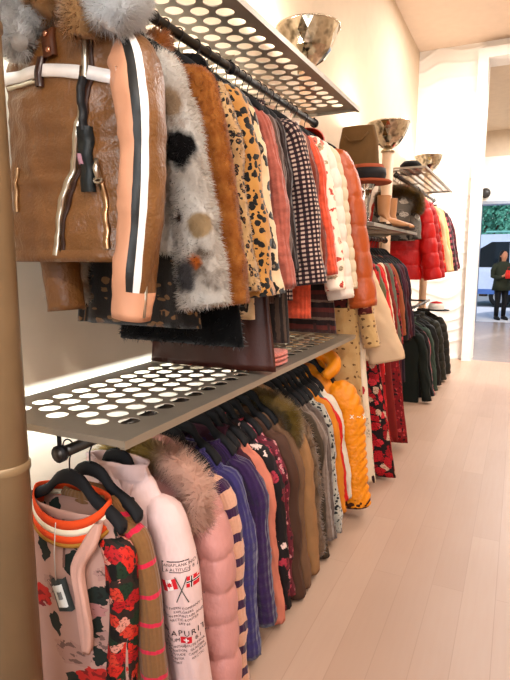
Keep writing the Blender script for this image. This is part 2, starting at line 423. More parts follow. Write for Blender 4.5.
class Decal:
    """maps flat shapes onto a sleeve by casting along a direction"""
    def __init__(s, bvh, O, right, up, dirn, kk=(1., 1.)): s.b = bvh; s.O = Vector(O); s.r = Vector(right).normalized(); s.u = Vector(up).normalized(); s.d = Vector(dirn).normalized(); s.mb = {}; s.kx, s.ky = kk
    def pt(s, x, y, off):
        o = s.O+s.r*x*s.kx+s.u*y*s.ky; h = s.b.ray_cast(o-s.d*1., s.d)
        return (h[0] if h[0] else o)-s.d*off
    def poly(s, key, pts, off=.0022): s.mb.setdefault(key, MB()).add([s.pt(x, y, off) for x, y in pts], [tuple(range(len(pts)))])
    def rect(s, key, x0, y0, x1, y1, ang=0., nx=4, ny=3, off=.0022):
        cx, cy = (x0+x1)/2, (y0+y1)/2; ca, sa = math.cos(ang), math.sin(ang); vs = []
        for j in range(ny+1):
            for i in range(nx+1):
                dx = x0+(x1-x0)*i/nx-cx; dy = y0+(y1-y0)*j/ny-cy; vs.append(s.pt(cx+dx*ca-dy*sa, cy+dx*sa+dy*ca, off))
        s.mb.setdefault(key, MB()).add(vs, [(j*(nx+1)+i, j*(nx+1)+i+1, (j+1)*(nx+1)+i+1, (j+1)*(nx+1)+i) for j in range(ny) for i in range(nx)])
    def text(s, key, body, x, y, size, off=.0024, spacing=1.):
        cu = bpy.data.curves.new('t', 'FONT'); cu.body = body; cu.size = size; cu.align_x = 'CENTER'; cu.space_character = spacing; cu.resolution_u = 2
        o = bpy.data.objects.new('t', cu); me = bpy.data.meshes.new_from_object(o)
        vs = [s.pt(v.co.x+x, v.co.y+y, off) for v in me.vertices]; fs = [tuple(p.vertices) for p in me.polygons]
        if vs: s.mb.setdefault(key, MB()).add(vs, fs)
        bpy.data.objects.remove(o); bpy.data.curves.remove(cu); bpy.data.meshes.remove(me)
    def build(s, names, parent):
        for k, (nm, m) in names.items():
            if k in s.mb: s.mb[k].build(nm, m, parent, smooth=False)

# ================================================================= THE SETTING
def slab(name, a, b, mat, kind='structure', smooth=False):
    o = MB().box(a, b).build(name, mat, smooth=smooth); return props(o, kind=kind)
wallm = plain('warm_plaster', '#d3c0a8', .9, .03, bstr=.06)
ceilm = plain('ceiling_plaster', '#d8c2ae', .9, .03, bstr=.04)
whitem = plain('white_paint', '#f4f1ec', .6, .02, bstr=.03)
# floor: pale pinkish wooden boards running along the aisle
m = M_('pale_wood_boards', .36, spec=.45)
br = m.nt.nodes.new('ShaderNodeTexBrick'); br.offset = .37
sw = m.n('CombineXYZ', {0: m.xyz(m.ob, 1), 1: m.xyz(m.ob, 0), 2: 0.})
m.plug(br.inputs['Vector'], sw)
for k, v in {'Color1': '#bb9b84', 'Color2': '#af8e76', 'Mortar': '#a3826b', 'Scale': 1., 'Mortar Size': .0016, 'Brick Width': 1.5, 'Row Height': .135, 'Bias': 0.}.items(): m.plug(br.inputs[k], v)
gr = m.noise(m.mapv(m.ob, (34., 2.2, 1)), 1.6, 5., .6)
cloud = m.noise(m.ob, 1.6, 3.)
col = m.mix(m.math('MULTIPLY', gr, .35), br.outputs[0], '#a68069')
col = m.mix(m.math('MULTIPLY', cloud, .35), col, '#cdb3a2')
m.set('Roughness', m.n('MapRange', {0: gr, 1: 0., 2: 1., 3: .28, 4: .46}))
m.bump(m.math('ADD', m.math('MULTIPLY', br.outputs[1], -1.), m.math('MULTIPLY', gr, .3)), .12, .002)
floorm = m.done(col)
slab('floor', (-1.5, -2.6, -.1), (2.4, 8.55, 0), floorm)
slab('wall_left', (-1.65, -2.6, 0), (-1.5, 8.55, 4.45), wallm)
slab('wall_right', (2.4, -2.6, 0), (2.55, 8.55, 4.45), wallm)
wf = MB().box((-1.65, -2.75, 0), (-1.2, -2.6, 4.45)).box((1.9, -2.75, 0), (2.55, -2.6, 4.45)).box((-1.2, -2.75, 0), (1.9, -2.6, .6)).box((-1.2, -2.75, 3.1), (1.9, -2.6, 4.45))
props(wf.build('wall_front', wallm, smooth=False), kind='structure')
wn = MB().box((-1.2, -2.72, .6), (-1.13, -2.63, 3.1)).box((1.83, -2.72, .6), (1.9, -2.63, 3.1)).box((-1.13, -2.72, .6), (1.83, -2.63, .67)).box((-1.13, -2.72, 3.03), (1.83, -2.63, 3.1)).box((.31, -2.72, .67), (.39, -2.63, 3.03))  # added window behind the camera, there to let in frontal fill light
wno = props(wn.build('added_window_1', whitem, smooth=False), kind='structure')
gm = bpy.data.materials.new('added_window_glass'); gm.use_nodes = True; gn = gm.node_tree; gn.nodes.clear()
go = gn.nodes.new('ShaderNodeOutputMaterial'); gt = gn.nodes.new('ShaderNodeBsdfTransparent'); gg = gn.nodes.new('ShaderNodeBsdfGlossy'); gx_ = gn.nodes.new('ShaderNodeMixShader'); gx_.inputs[0].default_value = .06; gg.inputs['Roughness'].default_value = .02
gn.links.new(gt.outputs[0], gx_.inputs[1]); gn.links.new(gg.outputs[0], gx_.inputs[2]); gn.links.new(gx_.outputs[0], go.inputs[0])
for a_, b_ in ((-1.13, .31), (.39, 1.83)): MB().box((a_, -2.68, .67), (b_, -2.672, 3.03)).build('pane', gm, wno, smooth=False)
slab('ceiling', (-1.65, -2.75, 4.45), (2.55, 8.8, 4.6), ceilm)
# far wall with a wavy white relief, beside a tall white framed opening
m = M_('white_wave_relief', .7)
relief = m.done('#f3efe9')
def wavewall(x0, x1, name):
    mb = MB(); nx, nz = max(8, int((x1-x0)*60)), 260; vs = []
    for j in range(nz+1):
        z = 4.45*j/nz
        for i in range(nx+1):
            x = x0+(x1-x0)*i/nx
            ph = z*15+1.9*noise.noise(Vector((x*1.6, z*1.1, 3)))*3+1.1*math.sin(x*5+z*2.2)
            y = 8.55-.02*(1-abs(math.sin(ph)))**3-.004*noise.noise(Vector((x*6, z*6, 0)))
            vs.append((x, y, z))
    w = nx+1
    fs = [(j*w+i, j*w+i+1, (j+1)*w+i+1, (j+1)*w+i) for j in range(nz) for i in range(nx)]
    mb.add(vs, fs); mb.box((x0, 8.56, 0), (x1, 8.8, 4.45))
    return props(mb.build(name, relief, smooth=True), kind='structure')
wavewall(-1.5, -.6, 'wall_back'); wavewall(1.5, 2.4, 'wall_back_side')
slab('wall_lintel', (-.6, 8.55, 4.25), (1.5, 8.8, 4.45), whitem)
tr = MB().box((-.69, 8.42, 0), (-.56, 8.86, 4.33)).box((1.45, 8.42, 0), (1.67, 8.86, 4.33)).box((-.56, 8.42, 4.2), (1.45, 8.86, 4.33)); props(tr.build('trim_1', whitem, smooth=False), kind='structure')
slab('baseboard_left', (-1.5, -2.6, 0), (-1.485, 8.5, .09), whitem)
# the entrance lobby beyond the opening
lobfloor = plain('lobby_floor_grey', '#958a84', .25, .06, spec=.5, bstr=.02)
tan = plain('tan_plaster', '#dccab4', .9, .04, bstr=.04)
slab('floor_lobby', (-1.8, 8.55, -.1), (3.2, 14.0, 0), lobfloor)
slab('wall_lobby_left', (-1.95, 8.8, 0), (-1.8, 13.6, 4.45), tan)
slab('wall_lobby_right', (3.2, 8.8, 0), (3.35, 13.6, 4.45), tan)
slab('ceiling_lobby', (-1.95, 8.8, 4.3), (3.35, 14.0, 4.45), tan)
slab('wall_shopfront_pier', (-1.95, 13.6, 0), (-.93, 13.95, 4.3), tan)
slab('wall_shopfront_lintel', (-.93, 13.6, 2.78), (3.2, 13.95, 3.75), whitem)
slab('wall_shopfront_head', (-.93, 13.6, 3.75), (3.2, 13.95, 4.3), tan)
tr = MB().box((-.93, 13.58, 0), (-.86, 13.97, 2.78)).box((-.86, 13.58, 2.71), (3.2, 13.97, 2.78)); props(tr.build('trim_2', metal('steel_doorframe', '#9aa4b4', .4), smooth=False), kind='structure')
dome = MB(); dome.lathe([(.0001, -.09), (.05, -.085), (.085, -.05), (.1, 0), (.11, .02), (.11, .05), (.0001, .05)], (0, 0, 0), 20)
o = dome.build('security_camera', plain('dark_dome', '#3a3836', .3, .02, bstr=0), loc=(-.78, 13.45, 3.0)); props(o, 'small dark dome camera above the street door', 'camera'); o.rotation_euler = (PI/2, 0, 0); o.location = (-.8, 13.55, 2.95)
# street
pave = plain('pale_pavement', '#c9c9cc', .8, .06, bstr=.1); asph = plain('asphalt', '#8d9096', .9, .1, bstr=.2)
slab('pavement', (-9, 14.0, -.1), (12, 18.2, 0), pave); slab('street', (-9, 18.2, -.16), (12, 27, -.06), asph)

# ================================================================= SHELVES AND RAILS
shelfm = plain('brushed_shelf_steel', '#a39a8c', .42, .08, .75, .5, 200, .05)
railm = metal('dark_rail_steel', '#4b4845', .38)
blackm = plain('black_bracket', '#161517', .5, .1, bstr=.05)
def perforated(name, label, x0, x1, y0, y1, z, group='perforated metal shelves'):
    t = thing(name, label, 'shelf', (x0, y0, z), 0, group); W, D = x1-x0, y1-y0
    r, py, px = .031, .0825, .0735; mb = MB(); th = .003
    mx = .03; nr = int((W-2*mx)/px); mx = (W-nr*px)/2; nc = int((D-.05)/py-.5); my = (D-(nc+.5)*py)/2
    angs = sorted(set([round(2*PI*k/24, 6) for k in range(24)]+[round(s*math.atan2(px, py)+o, 6) % round(2*PI, 6) for s in (1, -1) for o in (0, PI)]))
    na = len(angs)
    def flat(a, b):
        mb.box((a[0], a[1], -th), (b[0], b[1], 0))
    flat((0, 0), (mx, D)); flat((W-mx, 0), (W, D))
    for i in range(nr):
        xa = mx+i*px; off = (py/2 if i % 2 else 0)
        flat((xa, 0), (xa+px, my+off)); flat((xa, my+off+nc*py), (xa+px, D))
        for j in range(nc):
            cx, cy = xa+px/2, my+off+(j+.5)*py; vs = []; fs = []
            for zz in (0, -th):
                for a in angs: vs.append((cx+r*math.sin(a), cy+r*math.cos(a), zz))
                for a in angs:
                    s, c = math.sin(a), math.cos(a); k = min((px/2)/max(abs(s), 1e-9), (py/2)/max(abs(c), 1e-9)); vs.append((cx+k*s, cy+k*c, zz))
            for k in range(na):
                k2 = (k+1) % na
                fs.append((k, na+k, na+k2, k2)); fs.append((2*na+k2, 3*na+k2, 3*na+k, 2*na+k)); fs.append((k2, 2*na+k2, 2*na+k, k))
            mb.add(vs, fs)
    mb.build('panel', shelfm, t, smooth=False)
    l = MB().box((W-.004, 0, -.022), (W, D, -.0031)).box((W-.016, 0, -.022), (W-.0041, D, -.019)).box((0, 0, -.018), (W-.0041, .004, -.0031)).box((0, D-.004, -.018), (W-.0041, D, -.0031)).box((0, .0041, -.018), (.004, D-.0041, -.0031))
    l.build('folded_lip', shelfm, t, smooth=False)
    n = max(2, int(D/.9)+1)
    for k in range(n):
        yy = .06+(D-.12)*k/(n-1); b = MB()
        b.add([(-.1, yy-.004, -.019), (W*.6, yy-.004, -.019), (W*.6, yy-.004, -.028), (-.1, yy-.004, -.075), (-.1, yy+.004, -.019), (W*.6, yy+.004, -.019), (W*.6, yy+.004, -.028), (-.1, yy+.004, -.075)],
              [(0, 3, 2, 1), (4, 5, 6, 7), (0, 1, 5, 4), (1, 2, 6, 5), (2, 3, 7, 6), (3, 0, 4, 7)])
        b.build('bracket', shelfm, t, smooth=False)
    return t
perforated('perforated_shelf', 'upper perforated steel shelf over the coats nearest the camera', -1.40, -.84, .98, 3.04, 2.312)
perforated('perforated_shelf', 'lower perforated steel shelf between the coats and the knitwear', -1.40, -.83, .99, 3.045, 1.062)
perforated('perforated_shelf', 'middle perforated shelf carrying the hat and tan boots', -1.40, -.82, 3.36, 4.92, 1.72)
perforated('perforated_shelf', 'farthest perforated shelf above the red coats', -1.40, -.82, 5.25, 7.35, 2.335)
def rail(label, x, z, y0, y1, top):
    t = thing('garment_rail', label, 'rail', (x, y0, z), 0, 'garment rails'); D = y1-y0
    MB().tube([(0, 0, 0), (0, D, 0)], .0165, 14).build('tube', railm, t)
    for yy in (.012, D*.5, D-.012):
        b = MB().tube([(0, yy, .017), (0, yy, top-.024)], .006, 8)
        b.tube([(0, yy-.008, 0), (0, yy+.008, 0)], .024, 14); b.build('bracket', blackm, t)
rail('dark steel rail under the upper shelf', -1.09, 2.25, 1.02, 3.02, .055)
rail('dark steel rail under the lower shelf', -1.09, .975, 1.02, 3.02, .08)
rail('dark steel rail under the hat shelf', -1.09, 1.655, 3.2, 4.9, .065)
rail('dark steel rail under the farthest shelf', -1.09, 2.265, 5.25, 7.75, .06)
t = thing('garment_rail', 'low dark rail carrying the dark jackets at the far end', 'rail', (-1.09, 5.6, .93), 0, 'garment rails')
MB().tube([(0, 0, 0), (0, 2.1, 0)], .0165, 14).build('tube', railm, t)
for yy in (.05, 2.05): MB().tube([(0, yy, 0), (-.41, yy, 0)], .012, 8).build('bracket', blackm, t)

# wooden posts with faceted uplights on top
postm = plain('bronzed_wood', '#8a7152', .38, .1, .2, .4, 30, .05); postm2 = plain('peach_wood', '#d8b496', .5, .1, bstr=.05)
def post(label, x, y, r, top, mat):
    t = thing('round_post', label, 'post', (x, y, 0), 0, 'round posts')
    MB().lathe([(.0001, 0), (r, 0), (r, top), (.0001, top)], n=40).build('shaft', mat, t)
    for z in ((1.0, 2.0) if top > 3 else (1.3,)): MB().lathe([(r, z-.012), (r+.004, z-.008), (r+.004, z+.008), (r, z+.012)], n=40).build('ring', mat, t)
    MB().lathe([(r, 0), (r+.03, 0), (r+.03, .02), (r, .03)], n=40).build('base', mat, t)
    return t
post('thick bronze coloured post at the near end of the rack', -1.10, .86, .06, 4.45, postm)
post('peach post between the near rack and the hat shelf', -1.2, 3.18, .05, 2.58, postm2)
post('peach post rising behind the tan boots', -1.13, 5.06, .05, 2.44, postm2)
post('peach post at the far end of the racks', -1.2, 7.86, .05, 2.62, postm2)
m = M_('mirrored_glass', .06, 1., .6)
facet = m.done(m.ramp(m.noise(m.ob, 14., 2.), [(.3, '#6e6656'), (.5, '#d8cfbc'), (.75, '#a59a82')]))
glowm = M_('lamp_glow', .5); glowm.set('Emission Color', '#fff0d6'); glowm.set('Emission Strength', 14.); glowm = glowm.done('#fff4e0')
def uplight(label, x, y, z, R):
    t = thing('uplight_lamp', label, 'lamp', (x, y, z), 0, 'faceted bowl uplights')
    MB().lathe([(.0001, 0), (.06, 0), (.06, .015), (.03, .04), (.03, .06)], n=24).build('stem', metal('lamp_stem', '#b9a98c', .3), t)
    mb = MB(); n = 18; levels = [(.28, .06), (.5, .1), (.72, .17), (.88, .26), (1., .34)]
    vs = []; fs = []
    for k, (r, h) in enumerate(levels):
        for i in range(n): a = 2*PI*(i+.5*(k % 2))/n; vs.append((R*r*math.cos(a), R*r*math.sin(a), h*R/.2*.78))
    for k in range(len(levels)-1):
        for i in range(n):
            i2 = (i+1) % n; o = k % 2
            a, b, c_, d = k*n+i, k*n+i2, (k+1)*n+i, (k+1)*n+i2
            if o == 0: fs += [(a, b, c_), (b, d, c_)]
            else: fs += [(a, d, c_), (a, b, d)]
    fs.append(tuple(range(n-1, -1, -1)))
    mb.add(vs, fs); o = mb.build('faceted_bowl', facet, t, smooth=False); md = o.modifiers.new('s', 'SOLIDIFY'); md.thickness = .004; md.offset = 1
    rim = MB(); zz = .34*R/.2*.78; rim.tube([(R*math.cos(2*PI*i/36), R*math.sin(2*PI*i/36), zz) for i in range(37)], .006, 6, cap=False); rim.build('rim', metal('lamp_rim', '#d9d0bd', .2), t)
    MB().lathe([(.0001, .1), (.03, .11), (.04, .15), (.03, .19), (.0001, .2)], n=16).build('bulb', glowm, t)
uplight('faceted mirrored bowl uplight above the near shelf end', -1.2, 3.18, 2.58, .185)
uplight('faceted mirrored bowl uplight above the hat and boots', -1.13, 5.06, 2.44, .185)
uplight('faceted mirrored bowl uplight farthest down the wall', -1.2, 7.86, 2.62, .185)

# ================================================================= CAMERA AND LIGHT
cam = bpy.data.cameras.new('camera'); co = bpy.data.objects.new('camera', cam); C.objects.link(co); sc.camera = co
cam.sensor_fit = 'VERTICAL'; cam.sensor_height = 32; cam.lens = 540/680*32; cam.clip_start = .05
co.location = (0, 0, 1.5); co.rotation_euler = (math.radians(90-8.6), 0, math.radians(25.9))
def area(name, loc, rot, sx, sy, power, col, spread=180):
    l = bpy.data.lights.new(name, 'AREA'); l.shape = 'RECTANGLE'; l.size = sx; l.size_y = sy; l.energy = power; l.color = col; l.spread = math.radians(spread)
    o = bpy.data.objects.new(name, l); C.objects.link(o); o.location = loc; o.rotation_euler = rot; return o
def aim(o, p): o.rotation_euler = (Vector(p)-o.location).to_track_quat('-Z', 'Y').to_euler()
def spot(name, loc, target, power, col, size=60, blend=.6, r=.08):
    l = bpy.data.lights.new(name, 'SPOT'); l.energy = power; l.color = col; l.spot_size = math.radians(size); l.spot_blend = blend; l.shadow_soft_size = r
    o = bpy.data.objects.new(name, l); C.objects.link(o); o.location = loc; aim(o, target); return o
def point(name, loc, power, col, r=.05):
    l = bpy.data.lights.new(name, 'POINT'); l.energy = power; l.color = col; l.shadow_soft_size = r
    o = bpy.data.objects.new(name, l); C.objects.link(o); o.location = loc; return o
WARM = (1., .90, .79); WHITE = (1., .96, .92); COOL = (.78, .94, 1.)
for k, y in enumerate((-.8, 1.4, 3.6, 5.8)): area('ceiling_light', (.9, y, 4.4), (0, 0, 0), .9, .9, 36, WHITE)
for k, y in enumerate((.3, 1.5, 2.7, 4.2, 5.9)): spot('rack_spot', (1.3, y-.6, 3.9), (-1.2, y+.4, 1.5), 260, WARM, 54)
spot('rack_spot', (.9, -1.6, 3.3), (-1.05, 1.15, 1.85), 420, WHITE, 42)  # front spot added behind the camera to brighten the near upper coats
spot('rack_spot', (1.5, -.9, 2.9), (-1.0, 1.4, .55), 70, WHITE, 44)  # second added front spot, brightening the near lower garments
area('far_wall_light', (.3, 6.9, 4.4), (0, 0, 0), 2.2, .8, 260, WHITE)
spot('far_wall_spot', (.7, 5.6, 4.1), (-1.0, 8.5, 1.6), 1500, WHITE, 46, .9)
spot('far_floor_spot', (.6, 6.6, 4.2), (.1, 8.0, 0), 1000, WHITE, 40, .8)
a_ = area('added_window_fill', (.35, -3.0, 1.95), (math.radians(90), 0, 0), 2.9, 2.3, 210, (.86, .94, 1.))  # cool fill added outside the added window to brighten the near furs
for x, y, z in ((-1.2, 3.18, 2.58), (-1.13, 5.06, 2.44), (-1.2, 7.86, 2.62)): point('bowl_bulb', (x, y, z+.27), 44, WARM, .04)
area('shelf_strip', (-1.42, 2.0, 1.03), (0, math.radians(28), 0), .03, 2.0, 26, COOL)
area('shelf_strip', (-1.42, 2.0, 2.27), (0, math.radians(28), 0), .03, 2.0, 26, COOL)
a_ = area('shelf_strip', (-1.43, 2.0, 2.36), (math.radians(180), 0, 0), .03, 2.0, 24, WARM)
area('lobby_light', (.6, 11.5, 4.2), (0, 0, 0), 2, 2, 420, WHITE)
w = bpy.data.worlds.new('World'); sc.world = w; w.use_nodes = True
nt = w.node_tree; bg = nt.nodes['Background']
sky = nt.nodes.new('ShaderNodeTexSky'); sky.sky_type = 'NISHITA'; sky.sun_disc = False; sky.sun_elevation = math.radians(45); sky.sun_rotation = math.radians(200)
nt.links.new(sky.outputs[0], bg.inputs[0]); bg.inputs[1].default_value = .5
sl_ = bpy.data.lights.new('sun', 'SUN'); sl_.energy = 5.; sl_.angle = math.radians(2); so = bpy.data.objects.new('sun', sl_); C.objects.link(so); so.rotation_euler = (math.radians(38), 0, math.radians(-25))
vs_ = sc.view_settings; vs_.view_transform = 'Standard'; vs_.look = 'None'; vs_.gamma = 1; vs_.exposure = -.85

TONE = 1.32      # deep, saturated cloth dyes
# ================================================================= GARMENTS, UPPER RAIL
silver = metal('silver_zip', '#d8d2c6', .28); rose = metal('rose_gold', '#d9a58a', .25)
m = M_('brown_leather', .34, spec=.6)
f_ = m.noise(m.mapv(m.ob, (1, 1, .55)), 9., 5., .6, dist=.6); m.bump(m.math('ADD', m.math('MULTIPLY', f_, 5.), m.noise(m.ob, 120., 2.)), .45, .006)
m.set('Roughness', m.n('MapRange', {0: f_, 1: .3, 2: .7, 3: .28, 4: .5}))
leather = m.done(m.mix(m.noise(m.ob, 5., 4.), '#6f4a28', '#9d7240'))
peach = plain('peach_leather', '#d3a488', .5, .08, spec=.4, bscale=90, bstr=.15)
blackl = plain('black_leather', '#2b2926', .45, .15, spec=.4); whitel = plain('white_leather', '#f4efec', .35, .04, .15, .6)
def jacket_sleeve(a, t):
    a = a % 360
    if t > .885: return 1                       # peach cuff
    if 195 <= a < 284: return 1                 # peach, black, white panels, then brown
    if 284 <= a < 303: return 2
    if 303 <= a < 323: return 3
    return 0
jk, jb, js = garment('leather_jacket', 'brown leather jacket with white and ginger fur collar facing the camera', 'jacket', 'brown leather jacket', 1.175,
    L=.625, sh=.21, hem=.228, t=.07, mat=[leather, peach], smat=[leather, peach, blackl, whitel], sl=.705, sr=(.064, .052), splay=.19, lsy=.05, lsp=.14, bodyx=-.04, spath=[(.14, -.205), (.185, -.25), (.228, -.36), (.23, -.56), (.188, -.905)], spy=-.05, neck=.075,
    disp=d_leather(3.1, .015), sdisp=d_leather(9.3, .009), smi=jacket_sleeve, nu=72, rows=70)
bv = jb.bvh()
zp = [(.074, -.19), (.07, -.29), (.05, -.41), (.012, -.52), (-.03, -.63), (-.042, -.742)]
zipo = strip_on(bv, zp, .014, .004, n=60).build('zip', silver, jk)
strip_on(bv, [(p[0]+.019, p[1]) for p in zp], .012, .002, n=60).build('zip_placket', plain('dark_placket', '#4a2d1c', .5), jk)
b = strip_on(bv, [(-.24, -.258), (-.1, -.268), (-.02, -.272), (.06, -.285)], .032, .006); b2 = strip_on(bv, [(.082, -.287), (.13, -.30), (.195, -.315)], .032, .006)
b.add(b2.v, b2.f, b2.uv); b.build('chest_band', whitel, jk)
strip_on(bv, [(-.215, -.287), (-.1, -.293), (-.06, -.297)], .008, .006).build('band_zip', silver, jk)
bk = strip_on(bv, [(-.058, -.235), (-.06, -.31)], .016, .012); bk.build('buckle', plain('dark_buckle', '#4a2a22', .3, spec=.6), jk)
taborn = strip_on(bv, [(-.045, -.165), (-.03, -.238)], .034, .012).build('neck_tab', plain('tab_leather', '#6e4428', .45), jk)
for x, z in ((-.045, -.18), (-.032, -.222)):
    st = MB(); h = bv.ray_cast(Vector((x, -2, z)), Vector((0, 1, 0)))[0]; st.tube([(x, h.y-.014, z), (x, h.y-.021, z)], [.009, .006], 14)
    st.build('stud', rose, taborn)
strip_on(bv, [(.074, -.30), (.075, -.43)], .010, .02).build('tag_cord', blackm, jk)
tgo = strip_on(bv, [(.076, -.42), (.074, -.50), (.072, -.58)], .034, .016).build('swing_tag', plain('black_card', '#2c3030', .5, .08), jk)
strip_on(bv, [(.063, -.487), (.064, -.512)], .010, .022).build('tag_mark', plain('tag_mark_pink', '#b08a94', .5), tgo)
pko = strip_on(bv, [(.107, -.55), (.112, -.64), (.117, -.725)], .013, .004).build('pocket_zip', metal('brass_zip', '#c9a987', .3), jk)
pl = MB(); h = bv.ray_cast(Vector((.107, -2, -.53)), Vector((0, 1, 0)))[0]
pl.tube([(.107, h.y-.02, -.50), (.108, h.y-.024, -.525), (.111, h.y-.02, -.548)], [.005, .009, .008], 8)
pl.tube([(.107+.013*math.cos(a), h.y-.018, -.553+.006*math.sin(a)) for a in [2*PI*i/14 for i in range(15)]], .0035, 6, cap=False)
pl.build('zip_pull', silver, pko)
strip_on(bv, [(-.19, -.5), (-.2, -.62)], .012, .004).build('pocket_zip', metal('brass_zip', '#c9a987', .3), jk)
hb = MB(); loft(hb, [(Vector((-.04, 0, -.728)), Vector((.229, 0, 0)), Vector((0, .077, 0))), (Vector((-.04, 0, -.742)), Vector((.233, 0, 0)), Vector((0, .081, 0))), (Vector((-.04, 0, -.76)), Vector((.229, 0, 0)), Vector((0, .077, 0)))], 60, d_leather(3.1, .004)); hb.build('hem_band', leather, jk)
sz = MB(); sz.tube([(.258, -.07, -.74), (.251, -.07, -.8), (.246, -.07, -.85), (.239, -.07, -.9)], .0045, 6); sz.build('cuff_zip', silver, js[0].obj)
whitefur = furmat('white_fox_fur', [(.2, '#f2f0ef'), (.55, '#fdfdfd'), (.9, '#dcd6d3')], 8.); gingerfur = furmat('ginger_fox_fur', [(.3, '#cc9c66'), (.6, '#e0bd92'), (.8, '#f2e8da')], 10.)
fc = MB()
for path, rr in (([(.03, .05, -.06), (.11, .01, -.07), (.175, -.055, -.11), (.2, -.09, -.165), (.185, -.105, -.21)], [.045, .058, .068, .066, .03]), ([(-.01, .05, -.05), (-.07, .02, -.06), (-.125, -.04, -.10), (-.15, -.085, -.155), (-.10, -.105, -.205)], [.045, .055, .06, .055, .022])):
    P = crom(path, 26); R = np.interp(np.linspace(0, 1, 26), np.linspace(0, 1, 5), rr); fc.tube([tuple(p) for p in P], list(R), 14)
fc.fur(42000, .034, .0011, .2, .4); fc.build('fur_collar', whitefur, jk)
gc = MB()
for path in ([(.02, .0, -.05), (.07, -.05, -.09), (.095, -.085, -.15), (.09, -.09, -.21)], [(-.01, .0, -.05), (-.04, -.05, -.085), (-.05, -.075, -.125)]):
    P = crom(path, 16); gc.tube([tuple(p) for p in P], [.03+.01*math.sin(PI*i/15) for i in range(16)], 12)
gc.fur(14000, .03, .0012, .3, .4); gc.build('inner_fur', gingerfur, jk)

patch = furmat('patchwork_fur', [(.27, '#9a8878'), (.38, '#ece2d8'), (.60, '#fbf6f0'), (.72, '#c9a684')], 8.,
    spots=[((.245, -.05, -.46), .05, '#2a2324'), ((.29, -.06, -.76), .028, '#c97a34'), ((.245, -.06, -.80), .05, '#6f6868'), ((.235, -.06, -.64), .026, '#5a3d2c'), ((.22, -.05, -.34), .04, '#c2aa90'), ((.30, -.03, -.66), .035, '#c9b08e')])
garment('fur_coat', 'long haired patchwork fur coat in white, grey and tan', 'coat', 'patchwork fur coat', 1.315, L=.60, sh=.175, hem=.22, t=.05, mat=patch, sl=.68, sr=(.046, .07), splay=.295,
    disp=d_curl(2., .006), furn=42000, furl=.022, collar='fur', cmat=patch, furw=.0011)
teddy = furmat('camel_teddy_fleece', [(.3, '#b8763c'), (.55, '#d19250'), (.8, '#dea868')], 30.)
garment('teddy_coat', 'camel brown curly teddy coat with a high collar', 'coat', 'camel teddy coat', 1.455, L=.76, sh=.195, hem=.22, t=.05, mat=teddy, sl=.69, sr=(.058, .062), splay=.30,
    disp=d_curl(8., .005), furn=46000, furl=.0065, furw=.0016, collar='fur', cmat=teddy)
dleo = leopard('dark_leopard', '#2a1f18', '#1a1412', '#8a6a48', 34., .33)
garment('leopard_blouse', 'dark blouse with tan leopard flecks peeking below the leather jacket hem', 'blouse', 'dark leopard fleck blouse', 1.378, L=.83, sh=.17, hem=.24, t=.026, mat=dleo, sl=.6, sr=(.03, .03), splay=.2)
bfur = furmat('black_fur', [(.3, '#0e0d10'), (.6, '#1d1b1f'), (.8, '#33302f')], 9.)
garment('fur_coat', 'long black fur hem coat hanging lowest behind the teddy coat', 'coat', 'long black fur coat', 1.515, bodyx=.07, L=.90, sh=.15, hem=.25, t=.03, mat=bfur, sl=.6, sr=(.036, .035), splay=.21, disp=d_fold(1, .01), furn=9000, furl=.02)
leo1 = leopard('leopard_small', '#a87f52', '#d6b88c', '#1c120e', 52., .42, '#7d4f2d'); leo2 = leopard('leopard_bold', '#ab7436', '#cfa463', '#120c0a', 42., .47); leo3 = leopard('leopard_large', '#c9a474', '#ecdcc0', '#221a16', 20., .40, '#8c7a68')
garment('leopard_coat', 'tan leopard coat with small spots beside the teddy coat', 'coat', 'small spotted leopard coat', 1.57, L=.74, sh=.19, hem=.21, t=.04, mat=leo1, sl=.66, sr=(.05, .05), splay=.285, furn=6000, furl=.008, collar='crew')
garment('leopard_coat', 'golden leopard coat with bold black spots', 'coat', 'bold spotted leopard coat', 1.65, L=.86, sh=.195, hem=.22, t=.05, mat=leo2, sl=.68, sr=(.058, .064), splay=.30, collar='stand')
garment('leopard_coat', 'cream leopard coat with large pale rosettes', 'coat', 'pale rosette leopard coat', 1.76, L=.84, sh=.19, hem=.23, t=.04, mat=leo3, sl=.68, sr=(.05, .052), splay=.285, collar='crew')
garment('leather_coat', 'long rust brown leather coat reaching almost to the lower shelf', 'coat', 'long rust brown leather coat', 1.835, L=1.045, sh=.17, hem=.285, t=.032, mat=plain('rust_leather', '#53281d', .45, .15, spec=.45), sl=.6, sr=(.035, .03), splay=.22)
garment('knit_cardigan', 'dusty rose knit cardigan beside the pale leopard coat', 'cardigan', 'dusty rose cardigan', 1.905, L=.75, sh=.19, hem=.21, t=.034, mat=knit('rose_knit', '#b06c5c'), sl=.66, sr=(.042, .042), splay=.29, collar='crew')
garment('knit_sweater', 'taupe sweater with dark collar next to the gingham coat', 'sweater', 'taupe sweater', 1.985, L=.8, sh=.18, hem=.21, t=.03, mat=knit('taupe_knit', '#6e564c'), sl=.62, sr=(.038, .034), splay=.26, collar='crew')
garment('knit_sweater', 'dark brown thin sweater tucked before the gingham coat', 'sweater', 'dark brown sweater', 2.06, L=.78, sh=.18, hem=.2, t=.028, mat=knit('dark_brown_knit', '#3f2c28'), sl=.6, sr=(.036, .032), splay=.25, collar='crew')
garment('gingham_coat', 'black and cream gingham check coat', 'coat', 'gingham check coat', 2.17, L=.8, sh=.2, hem=.22, t=.048, mat=gingham('gingham_check', '#cdb6a6', '#1c1318', .0185), sl=.66, sr=(.06, .064), splay=.30, collar='shirt')
